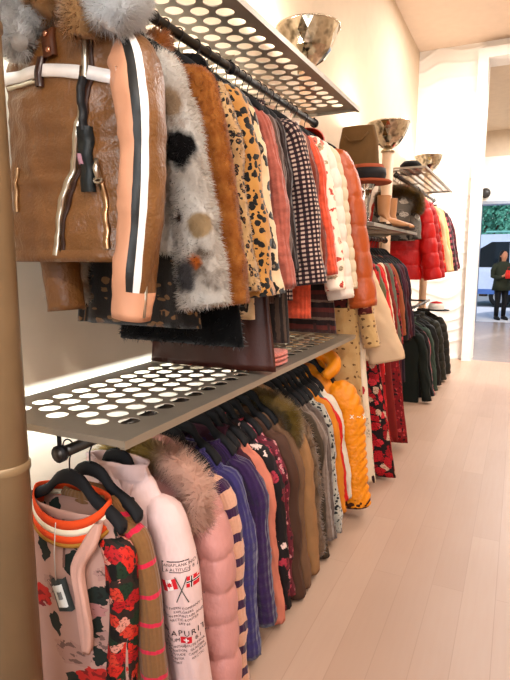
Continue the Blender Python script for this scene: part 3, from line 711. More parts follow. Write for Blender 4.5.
garment('blouse', 'beige thin blouse right after the gingham coat', 'blouse', 'thin beige blouse', 2.265, L=.7, sh=.185, hem=.21, t=.026, mat=plain('beige_crepe', '#bfa08c', .8), sl=.6, sr=(.04, .034), splay=.28, collar='shirt')
garment('knit_sweater', 'brown rust sweater beside the coral cardigan', 'sweater', 'brown rust sweater', 2.33, L=.72, sh=.185, hem=.21, t=.03, mat=knit('brown_rust', '#8a4a38'), sl=.62, sr=(.04, .036), splay=.28, collar='crew')
garment('knit_cardigan', 'bright coral orange cardigan', 'cardigan', 'bright coral cardigan', 2.40, L=.9, sh=.19, hem=.22, t=.034, mat=knit('coral_knit', '#d9684a'), sl=.62, sr=(.046, .044), splay=.30, collar='crew')
garment('floral_jacket', 'cream jacket sprinkled with small pink flowers', 'jacket', 'cream floral jacket', 2.475, L=.72, sh=.19, hem=.21, t=.036, mat=floral('cream_floral', '#ead7c6', ['#d98a78', '#c95f4e', '#b8a58a', '#e8b9a6'], 24., .34), sl=.7, sr=(.05, .05), splay=.31, collar='stand')
cpuff = plain('cream_down', '#e9d9cc', .55, .05, spec=.3, bscale=24, bstr=.55, bd=.016)
garment('puffer_jacket', 'cream quilted puffer jacket', 'jacket', 'cream puffer jacket', 2.575, L=.72, sh=.185, hem=.23, t=.06, mat=cpuff, sl=.74, sr=(.06, .066), splay=.31, disp=d_puff(.085, .010, 3), collar='stand')
garment('puffer_jacket', 'ivory quilted jacket between the cream and rust puffers', 'jacket', 'ivory quilted jacket', 2.70, L=.74, sh=.185, hem=.22, t=.045, mat=plain('ivory_down', '#d9c8b0', .6, .08), sl=.7, sr=(.055, .05), splay=.31, disp=d_puff(.06, .01, 9))
rustp = plain('rust_down', '#b8632f', .42, .1, spec=.4, bscale=24, bstr=.55, bd=.016)
garment('puffer_jacket', 'rust orange quilted puffer jacket with bright orange hood', 'jacket', 'rust orange puffer', 2.85, L=.76, sh=.195, hem=.24, t=.075, mat=rustp, sl=.80, sr=(.068, .074), splay=.35, disp=d_puff(.14, .010, 5), hood=(plain('orange_hood', '#d24a22', .5), None, 0))
garment('floral_blouse', 'dark red patterned blouse at the far end of the upper rail', 'blouse', 'dark red patterned blouse', 2.985, L=.9, sh=.18, hem=.22, t=.026, mat=floral('wine_print', '#6b2a2a', ['#a2614c', '#2a1216', '#b98a6a'], 30., .4), sl=.86, sr=(.04, .045), splay=.33)
garment('striped_sweater', 'long brown and grey striped knit under the cream puffer', 'sweater', 'brown striped long knit', 2.64, L=1.0, sh=.17, hem=.27, t=.032, mat=hstripe('brown_stripe', [(0, '#5b3a36'), (.3, '#8c7466'), (.45, '#3c2a2a'), (.75, '#7a3f38')], .09), sl=.6, sr=(.03, .03), splay=.22)
garment('wool_skirt', 'long charcoal pleated garment beside the striped knit', 'skirt', 'long charcoal pleated skirt', 2.12, L=.98, sh=.15, hem=.22, t=.03, mat=hstripe('charcoal_pleats', [(0, '#3a2f2c'), (.5, '#6d5a4e')], .035, 0), sleeves=False)
fg = MB()
for k in range(3): loft(fg, [(Vector((0, 0, .002+.018*k)), Vector((.06, 0, 0)), Vector((0, .09, 0))), (Vector((0, 0, .008+.018*k)), Vector((.07, 0, 0)), Vector((0, .1, 0))), (Vector((0, 0, .015+.018*k)), Vector((.07, 0, 0)), Vector((0, .1, 0))), (Vector((0, 0, .019+.018*k)), Vector((.05, 0, 0)), Vector((0, .08, 0)))], 24, tuck=False, cap=False)
fg.lathe([(.0001, .056), (.05, .055)], sx=1, sy=1.6)
o = fg.build('folded_sweater', knit('pink_wool', '#c98376'), loc=(-.915, 2.02, 1.064)); props(o, 'folded dusty pink sweater lying on the lower shelf edge', 'sweater')

# ================================================================= GARMENTS, LOWER RAIL
bl_mat = floral('blush_floral', '#b8958a', ['#8c2f3a', '#c23b32', '#b98a86', '#2f3a34', '#b4938a', '#b8958a'], 10.5, .38, '#2c3832', 15., base2='#c7a79b')
sl_mat = floral('rose_sleeve_print', '#40302a', ['#cf3a2a', '#b8242a', '#dca090', '#2c4630', '#1d1a18', '#d2503c'], 27., .62, '#1d2c22', 30.)
bj, bb, bs = garment('floral_blouse', 'blush blouse with dark roses and an orange striped collar, nearest on the rail', 'blouse', 'blush rose blouse', 1.085, rail='L', xoff=-.022, L=.80, sh=.185, hem=.195, t=.045, mat=bl_mat, smat=sl_mat, sl=.62, sr=(.044, .044), splay=.14, neck=.135, nz=.045, disp=d_fold(4.4, .012, 3.), nu=64, rows=60)
orange = plain('orange_rib', '#e2622c', .85, .06); creamr = plain('cream_rib', '#e8dcc8', .85, .05); tanr = plain('gold_rib', '#b3863e', .85)
for nm, mat, (dz0, dz1), kk in (('collar_band', orange, (.016, -.004), 1.), ('collar_stripe', creamr, (-.004, -.018), 1.03), ('collar_band', orange, (-.018, -.034), 1.06), ('collar_edge', tanr, (-.034, -.042), 1.08)):
    rings = []
    cb = MB()
    for dz, e in ((dz0, 0), ((dz0+dz1)/2, .002), (dz1, .001)):
        rings.append((dz, e))
    vs = []; n = 48
    for dz, e in rings:
        for k in range(n):
            a = 2*PI*k/n; s_ = math.sin(a)
            vs.append(((.134*kk+e)*math.cos(a), (.054*kk+e)*s_, -.155+dz*1.3-.06*max(0, -s_)**1.2))
    cb.add(vs, [(i*n+k, (i+1)*n+k, (i+1)*n+(k+1) % n, i*n+(k+1) % n) for i in range(2) for k in range(n)])
    o = cb.build(nm, mat, bj); md = o.modifiers.new('s', 'SOLIDIFY'); md.thickness = .004; md.offset = 1
bvb = bb.bvh()
tpo = strip_on(bvb, [(-.012, -.375), (.004, -.42), (.018, -.465)], .052, .012).build('price_tag', plain('grey_card', '#4c514f', .6), bj)
strip_on(bvb, [(-.008, -.39), (.005, -.42), (.015, -.45)], .034, .017).build('tag_paper', plain('white_card', '#e6e6e2', .6, .03), tpo)
strip_on(bvb, [(.004, -.405), (.012, -.425)], .014, .021).build('tag_barcode', plain('grey_print', '#8c8c8a', .6), tpo)
cd = MB(); cd.tube([(.0, -.062, -.2), (-.006, -.068, -.29), (-.01, -.064, -.375)], .0015, 6); cd.build('tag_string', plain('white_string', '#cfcac4', .6), bj)
strip_on(bvb, [(.006, -.20), (.006, -.34)], .004, .003).build('front_seam', plain('seam_brown', '#8a6a60', .8), bj)
tie = MB(); P = crom([(.15, -.052, -.17), (.12, -.066, -.24), (.085, -.07, -.30), (.095, -.074, -.40), (.10, -.07, -.50), (.098, -.066, -.56)], 34)
rg = []
for i, q in enumerate(P):
    u = i/33; wd = .009+.014*math.sin(PI*min(1, u*1.05))**.7+.006*math.sin(u*9)
    rg.append((Vector(q), Vector((wd, 0, 0)), Vector((0, .012, 0))))
loft(tie, rg, 20, d_fold(6, .008, 4), cap=False); tie.build('neck_tie', plain('blush_satin', '#cfa89a', .5, .08, spec=.5), bj)

camel = hstripe('camel_pink_stripe', [(0, '#9c754b'), (.84, '#e0355c')], .088, off=.3)
garment('striped_cardigan', 'camel cardigan with thin hot pink stripes', 'cardigan', 'camel pink striped cardigan', 1.155, rail='L', xoff=-.012, L=.82, sh=.175, hem=.19, t=.04, mat=camel, sl=.8, sr=(.038, .042), splay=.225, neck=.1, nz=.02, disp=d_fold(2.2, .007))

snapm = metal('dark_snap', '#6b5a52', .35); parkam = plain('pale_pink_canvas', '#e3c8c4', .7, .05, bscale=13, bstr=.5, bd=.02)
pkj, pkb, pks = garment('parka', 'pale pink parka with a printed sleeve of two flags and lettering', 'parka', 'pale pink printed parka', 1.275, rail='L', nz=.004, xoff=-.012, L=.86, sh=.185, hem=.22, t=.055, mat=parkam, sl=.80, sr=(.062, .064), splay=.29, neck=.115, disp=d_leather(1.5, .009), sdisp=d_fold(7.7, .01, 1.8), collar='shirt')
for x, z in ((-.03, -.135), (-.02, -.19), (.09, -.2)):
    stt = MB(); h = pkb.bvh().ray_cast(Vector((x, -2, z)), Vector((0, 1, 0)))[0]
    if h: stt.tube([(x, h.y, z), (x, h.y-.008, z)], [.009, .006], 12)
    if h: stt.build('snap_stud', snapm, pkj)
pb_ = pkb.bvh(); zipm = plain('dark_zip_tape', '#4a3634', .6)
strip_on(pb_, [(.03, -.155), (.012, -.22), (.006, -.34), (.006, -.7)], .014, .004).build('front_zip', zipm, pkj)
strip_on(pb_, [(.062, -.15), (.05, -.22), (.045, -.34), (.045, -.7)], .05, .005).build('storm_flap', parkam, pkj)
# sleeve print: centre of the visible face of the aisle sleeve
view = Vector((-.56, .83, 0)); dc = Decal(pks[0].bvh(), (.238, 0, -.515), (.83, .56, .07), (-.07, 0, 1), view, (1.12, 1.08))
dc.rect('frame', -.047, .117, .047, .149); dc.rect('pale', -.0445, .1195, .0445, .1465, off=.003)
dc.text('badge_ink', 'ANAPLANK NO', 0, .1355, .0118, .0036, 1.05); dc.text('badge_ink', '& ALTITUDE 8', 0, .1225, .0118, .0036, 1.05)
for s in (1, -1):
    dc.rect('pole%d' % s, -.0015, .028, .0015, .108, ang=s*.42, nx=1, ny=10)
dc.rect('leafw', -.047, .067, -.015, .098, ang=.2, off=.0026)
dc.rect('leafa', -.049, .0645, -.0385, .0945, ang=.2, off=.0032); dc.rect('leafb', -.0235, .0705, -.012, .1005, ang=.2, off=.0032)
mp = [(0, .009), (.0025, .004), (.006, .006), (.005, .0), (.0085, -.001), (.004, -.005), (.0008, -.0045), (.0008, -.009), (-.0008, -.009), (-.0008, -.0045), (-.004, -.005), (-.0085, -.001), (-.005, 0), (-.006, .006), (-.0025, .004)]
dc.poly('leafm', [(-.031+x, .0825+y) for x, y in mp], .0034)
dc.rect('cross', .014, .072, .049, .102, ang=-.1, off=.0026)
dc.rect('crossh', .014, .0835, .049, .0905, ang=-.1, off=.0031); dc.rect('crossh', .0235, .072, .0315, .102, ang=-.1, off=.0031)
dc.rect('crossd', .014, .0852, .049, .0888, ang=-.1, off=.0036); dc.rect('crossd', .0257, .072, .0293, .102, ang=-.1, off=.0036)
for k, tx in enumerate(('NORTHERN COMPANY OF', 'EXPLORERS', 'HIGH MOUNTAIN AND', 'ARCTIC ROUTES', 'LAT 66')): dc.text('ink', tx, .0, .012-.0115*k, .0098, .0026, 1.05)
dc.text('ink', 'RAPURIT', 0, -.067, .0235, .0026, 1.25)
dc.text('ink', 'NUM', -.032, -.085, .015); dc.rect('patch', -.014, -.089, .016, -.070, nx=3); dc.rect('patchw', -.006, -.0815, .008, -.0775, off=.003); dc.rect('patchw', -.001, -.086, .003, -.073, off=.003); dc.text('ink', '8.1', .034, -.085, .015)
for k in range(5):
    dc.text('ink', ('MOUNTAIN', 'EXPEDITION', 'ALTITUDE', 'WINTER', 'SPIRIT')[k], -.027, -.103-.0125*k, .0098); 
    if k < 4: dc.text('ink', ('ROUTE NORTH', 'GLACIER', 'CAMP BASE', 'ARCTIC')[k], .029, -.099-.0125*k, .0098)
ink_ = plain('ink_black', '#2a2226', .7, .05, bstr=0); red_ = plain('flag_red', '#d2283a', .7, .05, bstr=0); wht_ = plain('flag_white', '#f0e6e2', .7, .03, bstr=0); pol_ = plain('pole_grey', '#6c6660', .5, bstr=0)
dc.build({'frame': ('badge_frame', ink_), 'pale': ('badge', parkam), 'ink': ('sleeve_lettering', ink_), 'badge_ink': ('badge_lettering', ink_), 'pole1': ('flag_pole', pol_), 'pole-1': ('flag_pole', pol_), 'leafw': ('flag_field', wht_), 'leafa': ('flag_bar', red_), 'leafb': ('flag_bar', red_), 'leafm': ('flag_leaf', red_),
  'cross': ('flag_field', red_), 'crossh': ('flag_cross', wht_), 'crossd': ('flag_cross_line', ink_), 'patch': ('red_patch', red_), 'patchw': ('patch_cross', wht_)}, pks[0].obj)

pinkp = plain('pink_down', '#cf9c95', .45, .06, spec=.4, bscale=24, bstr=.55, bd=.016)
m = M_('olive_pink_fur', .9, spec=.15, sheen=.3)
gx = m.n('MapRange', {0: m.math('ADD', m.xyz(m.ob, 0), m.math('MULTIPLY', m.math('SUBTRACT', m.noise(m.ob, 9.), .5), .16)), 1: .03, 2: .12, 3: 0., 4: 1.})
olive_pink = furry(m, m.mix(m.math('MULTIPLY', m.noise(m.ob, 200., 2.), .2), m.mix(gx, '#c0a463', '#f6d2c0'), '#94784e'))
garment('puffer_jacket', 'pink quilted puffer parka with a fluffy fur trimmed hood', 'jacket', 'pink fur hooded puffer', 1.43, rail='L', L=.86, sh=.2, hem=.23, t=.065, mat=pinkp, sl=.80, sr=(.066, .068), splay=.285, disp=d_puff(.115, .013, 2, 0, .55), hood=(pinkp, olive_pink, .055), neck=.1)
stp = hstripe('cream_plum_stripe', [(0, '#e3b69e'), (.64, '#55305a')], .082)
garment('striped_sweater', 'cream and plum striped knit sweater', 'sweater', 'cream and plum striped sweater', 1.545, rail='L', L=.88, sh=.195, hem=.21, t=.04, mat=stp, sl=.78, sr=(.052, .048), splay=.265, collar='shirt', cmat=knit('plum_rib', '#43203f'), neck=.09)
garment('knit_cardigan', 'violet blue knit cardigan nearer than the purple one', 'cardigan', 'violet blue cardigan', 1.625, rail='L', L=.82, sh=.195, hem=.21, t=.042, mat=knit('violet_knit', '#4d4478'), sl=.72, sr=(.054, .046), splay=.275, neck=.1, collar='crew')
garment('knit_cardigan', 'deep purple chunky knit cardigan', 'cardigan', 'deep purple cardigan', 1.735, rail='L', L=.76, sh=.2, hem=.22, t=.046, mat=knit('purple_knit', '#482c5c'), sl=.66, sr=(.058, .05), splay=.285, neck=.1, collar='crew')
garment('blouse', 'plum thin blouse between the purple cardigan and the salmon one', 'blouse', 'thin plum blouse', 1.795, rail='L', L=.76, sh=.185, hem=.2, t=.024, mat=plain('plum_cloth', '#502036', .8), sl=.66, sr=(.036, .034), splay=.25, neck=.1, collar='shirt')
garment('cardigan', 'salmon pink smooth long cardigan', 'cardigan', 'salmon pink cardigan', 1.845, rail='L', L=.82, sh=.195, hem=.2, t=.03, mat=plain('salmon_wool', '#cf8a76', .85), sl=.74, sr=(.042, .04), splay=.28, neck=.09)
garment('floral_blouse', 'black blouse printed with pink and white flowers', 'blouse', 'black flowered blouse', 1.92, rail='L', L=.84, sh=.195, hem=.21, t=.034, mat=floral('black_floral', '#241a1e', ['#d98e98', '#b6485a', '#e7cfc6', '#3c2a34', '#8a3644'], 19., .4), sl=.72, sr=(.05, .048), splay=.28, collar='shirt', neck=.09)
garment('floral_blouse', 'burgundy blouse with tiny pink print', 'blouse', 'burgundy tiny print blouse', 1.99, rail='L', L=.78, sh=.19, hem=.21, t=.03, mat=floral('burgundy_print', '#6d2436', ['#b85a6c', '#3b1220', '#cf9a9a'], 42., .4), sl=.7, sr=(.044, .042), splay=.275, neck=.09)
garment('wool_coat', 'chocolate brown smooth coat next to the burgundy blouse', 'coat', 'chocolate brown coat', 2.075, rail='L', L=.84, sh=.195, hem=.22, t=.036, mat=plain('chocolate_wool', '#5f4334', .75), sl=.76, sr=(.05, .046), splay=.28, neck=.09)
garment('wool_coat', 'mushroom brown coat before the fur trimmed coat', 'coat', 'mushroom brown coat', 2.155, rail='L', L=.84, sh=.19, hem=.22, t=.032, mat=plain('mushroom_wool', '#80634c', .75), sl=.76, sr=(.044, .042), splay=.28, neck=.09)
tfur = furmat('golden_fur', [(.3, '#8c7436'), (.55, '#b79a66'), (.8, '#d8c3a2')], 8.)
garment('wool_coat', 'tan coat with golden fur around its hood', 'coat', 'tan golden fur coat', 2.25, rail='L', L=.82, sh=.195, hem=.22, t=.042, mat=plain('tan_suede', '#a07c58', .85), sl=.74, sr=(.055, .05), splay=.285, hood=(plain('tan_suede_hood', '#a07c58', .85), tfur, .035), neck=.09)
garment('knit_cardigan', 'beige cardigan with shaggy fringed front', 'cardigan', 'shaggy beige cardigan', 2.35, rail='L', L=.78, sh=.19, hem=.22, t=.036, mat=furmat('shaggy_beige', [(.3, '#8a6e56'), (.6, '#b59a80'), (.8, '#6a5242')], 12.), sl=.7, sr=(.046, .044), splay=.28, furn=5000, furl=.022, neck=.09)
garment('wool_coat', 'dark olive brown coat beside the shaggy cardigan', 'coat', 'dark olive brown coat', 2.43, rail='L', L=.86, sh=.19, hem=.22, t=.03, mat=plain('dark_olive_brown', '#544636', .8), sl=.76, sr=(.042, .04), splay=.28, neck=.09)
garment('cardigan', 'grey beige cardigan in front of the black speckled dress', 'cardigan', 'grey beige cardigan', 2.50, rail='L', L=.78, sh=.19, hem=.21, t=.028, mat=knit('grey_beige', '#8c7a6e'), sl=.7, sr=(.04, .038), splay=.285, neck=.09)
garment('cardigan', 'warm grey thin cardigan second before the speckled dress', 'cardigan', 'warm grey thin cardigan', 2.56, rail='L', L=.80, sh=.19, hem=.21, t=.026, mat=knit('warm_grey', '#75665e'), sl=.72, sr=(.038, .036), splay=.285, neck=.09)
garment('dress', 'black and white speckled dress before the yellow puffer', 'dress', 'black speckled dress', 2.625, rail='L', L=.82, sh=.19, hem=.22, t=.03, mat=leopard('speckle', '#8d887e', '#cfc8bc', '#181618', 55., .42), sl=.72, sr=(.042, .042), splay=.29, neck=.09)
garment('jacket', 'marigold orange thin jacket touching the yellow puffer', 'jacket', 'marigold thin jacket', 2.70, rail='L', L=.7, sh=.19, hem=.21, t=.028, mat=plain('marigold', '#cf8a2c', .8), sl=.64, sr=(.042, .04), splay=.29, neck=.09)
garment('dress', 'teal grey and red dress showing beneath the yellow puffer', 'dress', 'teal grey dress', 2.76, rail='L', L=.8, sh=.18, hem=.24, t=.028, mat=plain('teal_grey', '#5a6a70', .8), smat=plain('poppy_red', '#cc2f2c', .8), sl=.6, sr=(.042, .04), splay=.29, neck=.09)
garment('blouse', 'white floaty long blouse behind the yellow puffer', 'blouse', 'white floaty blouse', 2.83, rail='L', L=.84, sh=.18, hem=.24, t=.028, mat=plain('off_white_voile', '#d9cfc0', .8), sl=.62, sr=(.042, .04), splay=.28, neck=.09)
yel = plain('yellow_down', '#e59a18', .5, .07, spec=.35, bscale=24, bstr=.55, bd=.016)
yj, yb, ys = garment('puffer_jacket', 'bright yellow quilted puffer jacket', 'jacket', 'bright yellow puffer', 2.955, rail='L', L=.86, sh=.205, hem=.25, t=.075, mat=yel, sl=.72, sr=(.095, .085), splay=.315, disp=d_puff(.05, .013, 4, .10, .75), cuffm=plain('brown_cuff', '#5a3218', .8), hood=(yel, None, 0), neck=.09, tz=1.0)
yc = MB(); P = crom([(.13, -.07, -.17), (.17, -.03, -.12), (.14, .03, -.08), (.05, .05, -.06), (-.06, .03, -.07)], 24); yc.tube([tuple(p) for p in P], [.03+.014*math.sin(PI*i/23) for i in range(24)], 12); yc.build('hood_rim', yel, yj)
lg = Decal(ys[0].bvh(), (.30, 0, -.40), (.83, .56, -.1), (0, 0, 1), view); lg.text('w', 'x ~ x', 0, 0, .05, .004); lg.build({'w': ('sleeve_badge', plain('white_thread', '#f3ead8', .7, bstr=0))}, ys[0].obj)

# ================================================================= MIDDLE RACK
lace = leopard('beige_lace', '#b99058', '#d8bd90', '#7e5c36', 30., .22); 
garment('lace_dress', 'long beige lace dress beside the yellow puffer', 'dress', 'long beige lace dress', 3.27, rail='M', L=1.41, sh=.18, hem=.30, t=.04, mat=lace, sl=.5, sr=(.05, .05), splay=.30, collar='crew', rows=50)
garment('dress', 'long white dress with red flower border', 'dress', 'long white flowered dress', 3.345, rail='M', L=1.47, sh=.18, hem=.34, t=.04, mat=floral('white_red_border', '#dccdb8', ['#c23a44', '#dccdb8', '#dccdb8', '#4a2a30', '#dccdb8'], 12., .36), sl=.4, sr=(.045, .045), splay=.26, rows=50)
garment('cape_coat', 'cream wool cape with a wide flared sleeve', 'coat', 'cream wool cape', 3.43, rail='M', L=.68, sh=.18, hem=.3, t=.05, mat=plain('cream_wool', '#d9bfa2', .9, .05), sl=.61, sr=(.06, .115), splay=.36, collar='stand')
M2 = [('dress', 'long black dress with crimson and cream flowers', 'crimson flowered black dress', 3.56, 1.45, .36, floral('crimson_black', '#2a1114', ['#c21f30', '#d8424c', '#a81826', '#d9b7a0', '#c01c2c'], 22., .56)),
 ('dress', 'long scarlet red dress with tiny dark flowers', 'long scarlet dress', 3.68, 1.42, .32, floral('scarlet_print', '#a81c22', ['#3a0c12', '#d9483c', '#c7202a'], 26., .4)),
 ('blouse', 'olive green satin blouse between scarlet and orange dresses', 'olive satin blouse', 3.77, .95, .22, plain('olive_satin', '#6d6a4a', .5)),
 ('dress', 'bright red dress with white blossom hem', 'red blossom dress', 3.86, .86, .25, floral('red_blossom', '#cc2229', ['#efe0d8', '#cc2229', '#e0474a', '#cc2229'], 20., .36)),
 ('blouse', 'orange and cream striped long blouse', 'orange striped blouse', 3.94, .85, .21, hstripe('orange_cream', [(0, '#d46a3a'), (.5, '#e8d4bc')], .05, 0)),
 ('dress', 'long brick red plain dress', 'long brick red dress', 4.04, 1.36, .27, plain('brick_red', '#8f2a22', .75)),
 ('blouse', 'grey green blouse after the brick red dress', 'grey green blouse', 4.13, .9, .21, plain('grey_green', '#77786a', .8)),
 ('dress', 'long deep red dress with dark lace print', 'maroon lace dress', 4.22, 1.42, .32, floral('maroon_lace', '#8a1a22', ['#b82a30', '#3a0d14', '#cf5a5a'], 36., .4)),
 ('blouse', 'rust tan blouse beside the maroon dress', 'rust tan blouse', 4.32, .8, .21, plain('rust_tan', '#a5623e', .8)),
 ('dress', 'black long dress in the middle rack', 'long black dress', 4.42, 1.28, .24, plain('soft_black', '#1f1a1e', .8)),
 ('blouse', 'plum purple blouse on the middle rack', 'plum purple blouse', 4.52, .95, .22, plain('plum_purple', '#54203c', .7)),
 ('dress', 'wine red long dress near the end of the middle rack', 'wine red long dress', 4.62, 1.2, .24, plain('wine_red', '#5c1a2e', .7)),
 ('dress', 'dark violet dress hanging last on the middle rack', 'dark violet dress', 4.74, 1.1, .23, plain('dark_violet', '#3a2038', .7))]
for nm, lb, shrt, y, L, hem, mt in M2:
    garment(nm, lb, nm if nm != 'x' else 'dress', shrt, y, rail='M', L=L+(.05 if L > 1.2 else 0), sh=.18, hem=hem+(.07 if L > 1.2 else .02), t=.036, mat=mt, sl=min(.62, L*.7), sr=(.044, .044), splay=.275, neck=.085, nu=36, rows=36)

# ================================================================= FAR RACK
olfur = furmat('olive_brown_fur', [(.3, '#6b5330'), (.55, '#96773f'), (.8, '#b8965a')], 9.)
garment('parka', 'grey parka with a brown fur hood before the red coat', 'parka', 'grey fur hooded parka', 5.32, rail='U3', L=.44, sh=.16, hem=.18, t=.06, mat=floral('grey_mix', '#7d7872', ['#1f1f22', '#cfcac2', '#4a4644', '#8f8a84'], 16., .5), sl=.36, sr=(.05, .05), splay=.19, hood=(bfur, olfur, .05), tz=2.235)
redp = plain('bright_red_down', '#cf1616', .45, .06, spec=.4, bscale=24, bstr=.55, bd=.016)
F3 = [('puffer_jacket', 'bright red puffer coat, nearest of the red coats', 'near red puffer', 'jacket', 5.46, redp, .84, .085, d_puff(.14, .012, 1)),
 ('puffer_jacket', 'crimson puffer coat behind the bright red one', 'crimson puffer', 'jacket', 5.82, plain('crimson_down', '#b01420', .5), .84, .075, d_puff(.09, .012, 6)),
 ('coat', 'orange red patterned coat beside the crimson puffer', 'orange red coat', 'coat', 6.08, floral('orange_red', '#c63a24', ['#e7a070', '#8c1a18', '#d9573a'], 22., .4), .8, .06, None),
 ('coat', 'cream fleece coat beyond the red coats', 'cream fleece coat', 'coat', 6.45, plain('cream_fleece', '#e8d2ae', .95), .8, .07, None),
 ('coat', 'pale yellow coat next to the cream fleece', 'pale yellow coat', 'coat', 6.75, plain('pale_yellow', '#e6cf9a', .9), .8, .06, None),
 ('knit_cardigan', 'burgundy and pink checked cardigan farthest on the rail', 'burgundy checked cardigan', 'cardigan', 7.15, gingham('burgundy_check', '#b0606c', '#3c1220', .07), .8, .065, None),
 ('knit_cardigan', 'dark burgundy lace cardigan at the rail end', 'dark burgundy cardigan', 'cardigan', 7.45, floral('burgundy_lace', '#541424', ['#8a3a4a', '#2d0a14'], 26., .4), .78, .06, None)]
for nm, lb, shrt, ct, y, mt, L, r_, dp in F3:
    garment(nm, lb, ct, shrt, y, rail='U3', L=L, sh=.2, hem=.24, t=r_*.85, mat=mt, sl=L-.08, sr=(r_*.8, r_*.95), splay=.345, disp=dp, collar='stand', nu=36, rows=36)
F4 = [('coat', 'dark green long coat with a tan fur collar at the far low rail', 'dark green coat', 5.72, plain('bottle_green', '#1f2c26', .8), .9, .05, olfur),
 ('coat', 'black coat with a scarlet stripe at the far low rail', 'black striped coat', 5.95, hstripe('black_scarlet', [(0, '#1b1a1c'), (.85, '#b02428')], .22, 0), .88, .045, None),
 ('jacket', 'grey green jacket between black and olive jackets', 'grey green jacket', 6.2, plain('sage_cloth', '#4a5a50', .8), .82, .05, None),
 ('jacket', 'black padded jacket before the olive ones', 'black padded jacket', 6.5, plain('black_pad', '#1d1d1d', .6), .8, .055, None),
 ('puffer_jacket', 'dark olive puffer jacket, second from the far end', 'dark olive puffer', 6.85, plain('dark_olive_down', '#34352a', .5), .78, .07, None),
 ('puffer_jacket', 'charcoal olive puffer jacket at the very end of the racks', 'charcoal olive puffer', 7.25, plain('charcoal_olive', '#2c2c26', .5), .76, .08, None)]
for i, (nm, lb, shrt, y, mt, L, r_, cf) in enumerate(F4):
    garment(nm, lb, 'jacket' if nm != 'coat' else 'coat', shrt, y, rail='L3', L=L, sh=.2, hem=.23, t=r_*.85, mat=mt, sl=.7, sr=(r_, r_*.9), splay=.31, disp=d_puff(.1, .012, i) if 'puffer' in nm else None, collar='fur' if cf else 'stand', cmat=cf, nu=36, rows=36)

TONE = 1.12
# ================================================================= THINGS ON THE HAT SHELF
SZ = 1.722
felt = plain('rust_felt', '#9c4f30', .9, .1); bandm = plain('black_ribbon', '#1b1517', .7); glassm = M_('clear_glass', .05, 0, .5); glassm.set('Transmission Weight', 1.); glassm.set('IOR', 1.3); glassm = glassm.done('#f4f6f6')
t = thing('glass_stand', 'clear glass stand under the rust hat', 'stand', (-.985, 3.80, SZ))
MB().lathe([(.0001, 0), (.06, 0), (.06, .008), (.022, .03), (.02, .15), (.035, .24), (.06, .28), (.0001, .282)], n=28).build('column', glassm, t)
t = thing('hat', 'rust felt hat with a wide black band on a glass stand', 'hat', (-.985, 3.80, SZ+.283))
mb = MB(); mb.lathe([(.155, .004), (.16, .012), (.15, .022), (.10, .03), (.0001, .03)], n=40, sx=1.05); mb.lathe([(.0001, 0), (.1, 0), (.155, .004)], n=40, sx=1.05); mb.build('brim', felt, t)
MB().lathe([(.115, .03), (.122, .06), (.118, .10), (.112, .101)], n=40, sx=1.05).build('ribbon', bandm, t)
MB().lathe([(.111, .03), (.114, .10), (.10, .125), (.06, .12), (.02, .105), (.0001, .103)], n=40, sx=1.05).build('crown', felt, t)
suede = plain('olive_suede', '#6f5432', .9, .12, bscale=60, bstr=.25)
t = thing('tote_bag', 'slouchy olive brown suede bag on the rail post above the hat', 'bag', (-1.24, 4.45, SZ+.402))
mb = MB(); loft(mb, [(Vector((0, 0, .42)), Vector((.13, 0, 0)), Vector((0, .05, 0))), (Vector((0, 0, .3)), Vector((.16, 0, 0)), Vector((0, .07, 0))), (Vector((0, 0, .1)), Vector((.17, 0, 0)), Vector((0, .09, 0))), (Vector((0, 0, .01)), Vector((.15, 0, 0)), Vector((0, .08, 0))), (Vector((0, 0, 0)), Vector((.02, 0, 0)), Vector((0, .02, 0)))], 36, d_fold(3, .02), tuck=False); mb.build('body', suede, t)
MB().tube([(-.10, -.065, .36), (-.05, -.078, .30), (.05, -.078, .30), (.10, -.065, .36)], .008, 8).build('handle', suede, t)
t2 = thing('display_stand', 'slim chrome stand carrying the suede bag behind the hat', 'stand', (-1.24, 4.45, SZ)); chrome = metal('chrome', '#c9c6c0', .15)
MB().lathe([(.0001, 0), (.09, 0), (.09, .008), (.012, .014), (.012, .385), (.0001, .385)], n=24).build('pole', chrome, t2); MB().lathe([(.0001, .386), (.1, .386), (.1, .398), (.0001, .398)], n=24).build('plate', chrome, t2)
tanb = plain('tan_boot_leather', '#b9865a', .5, .1, spec=.45)
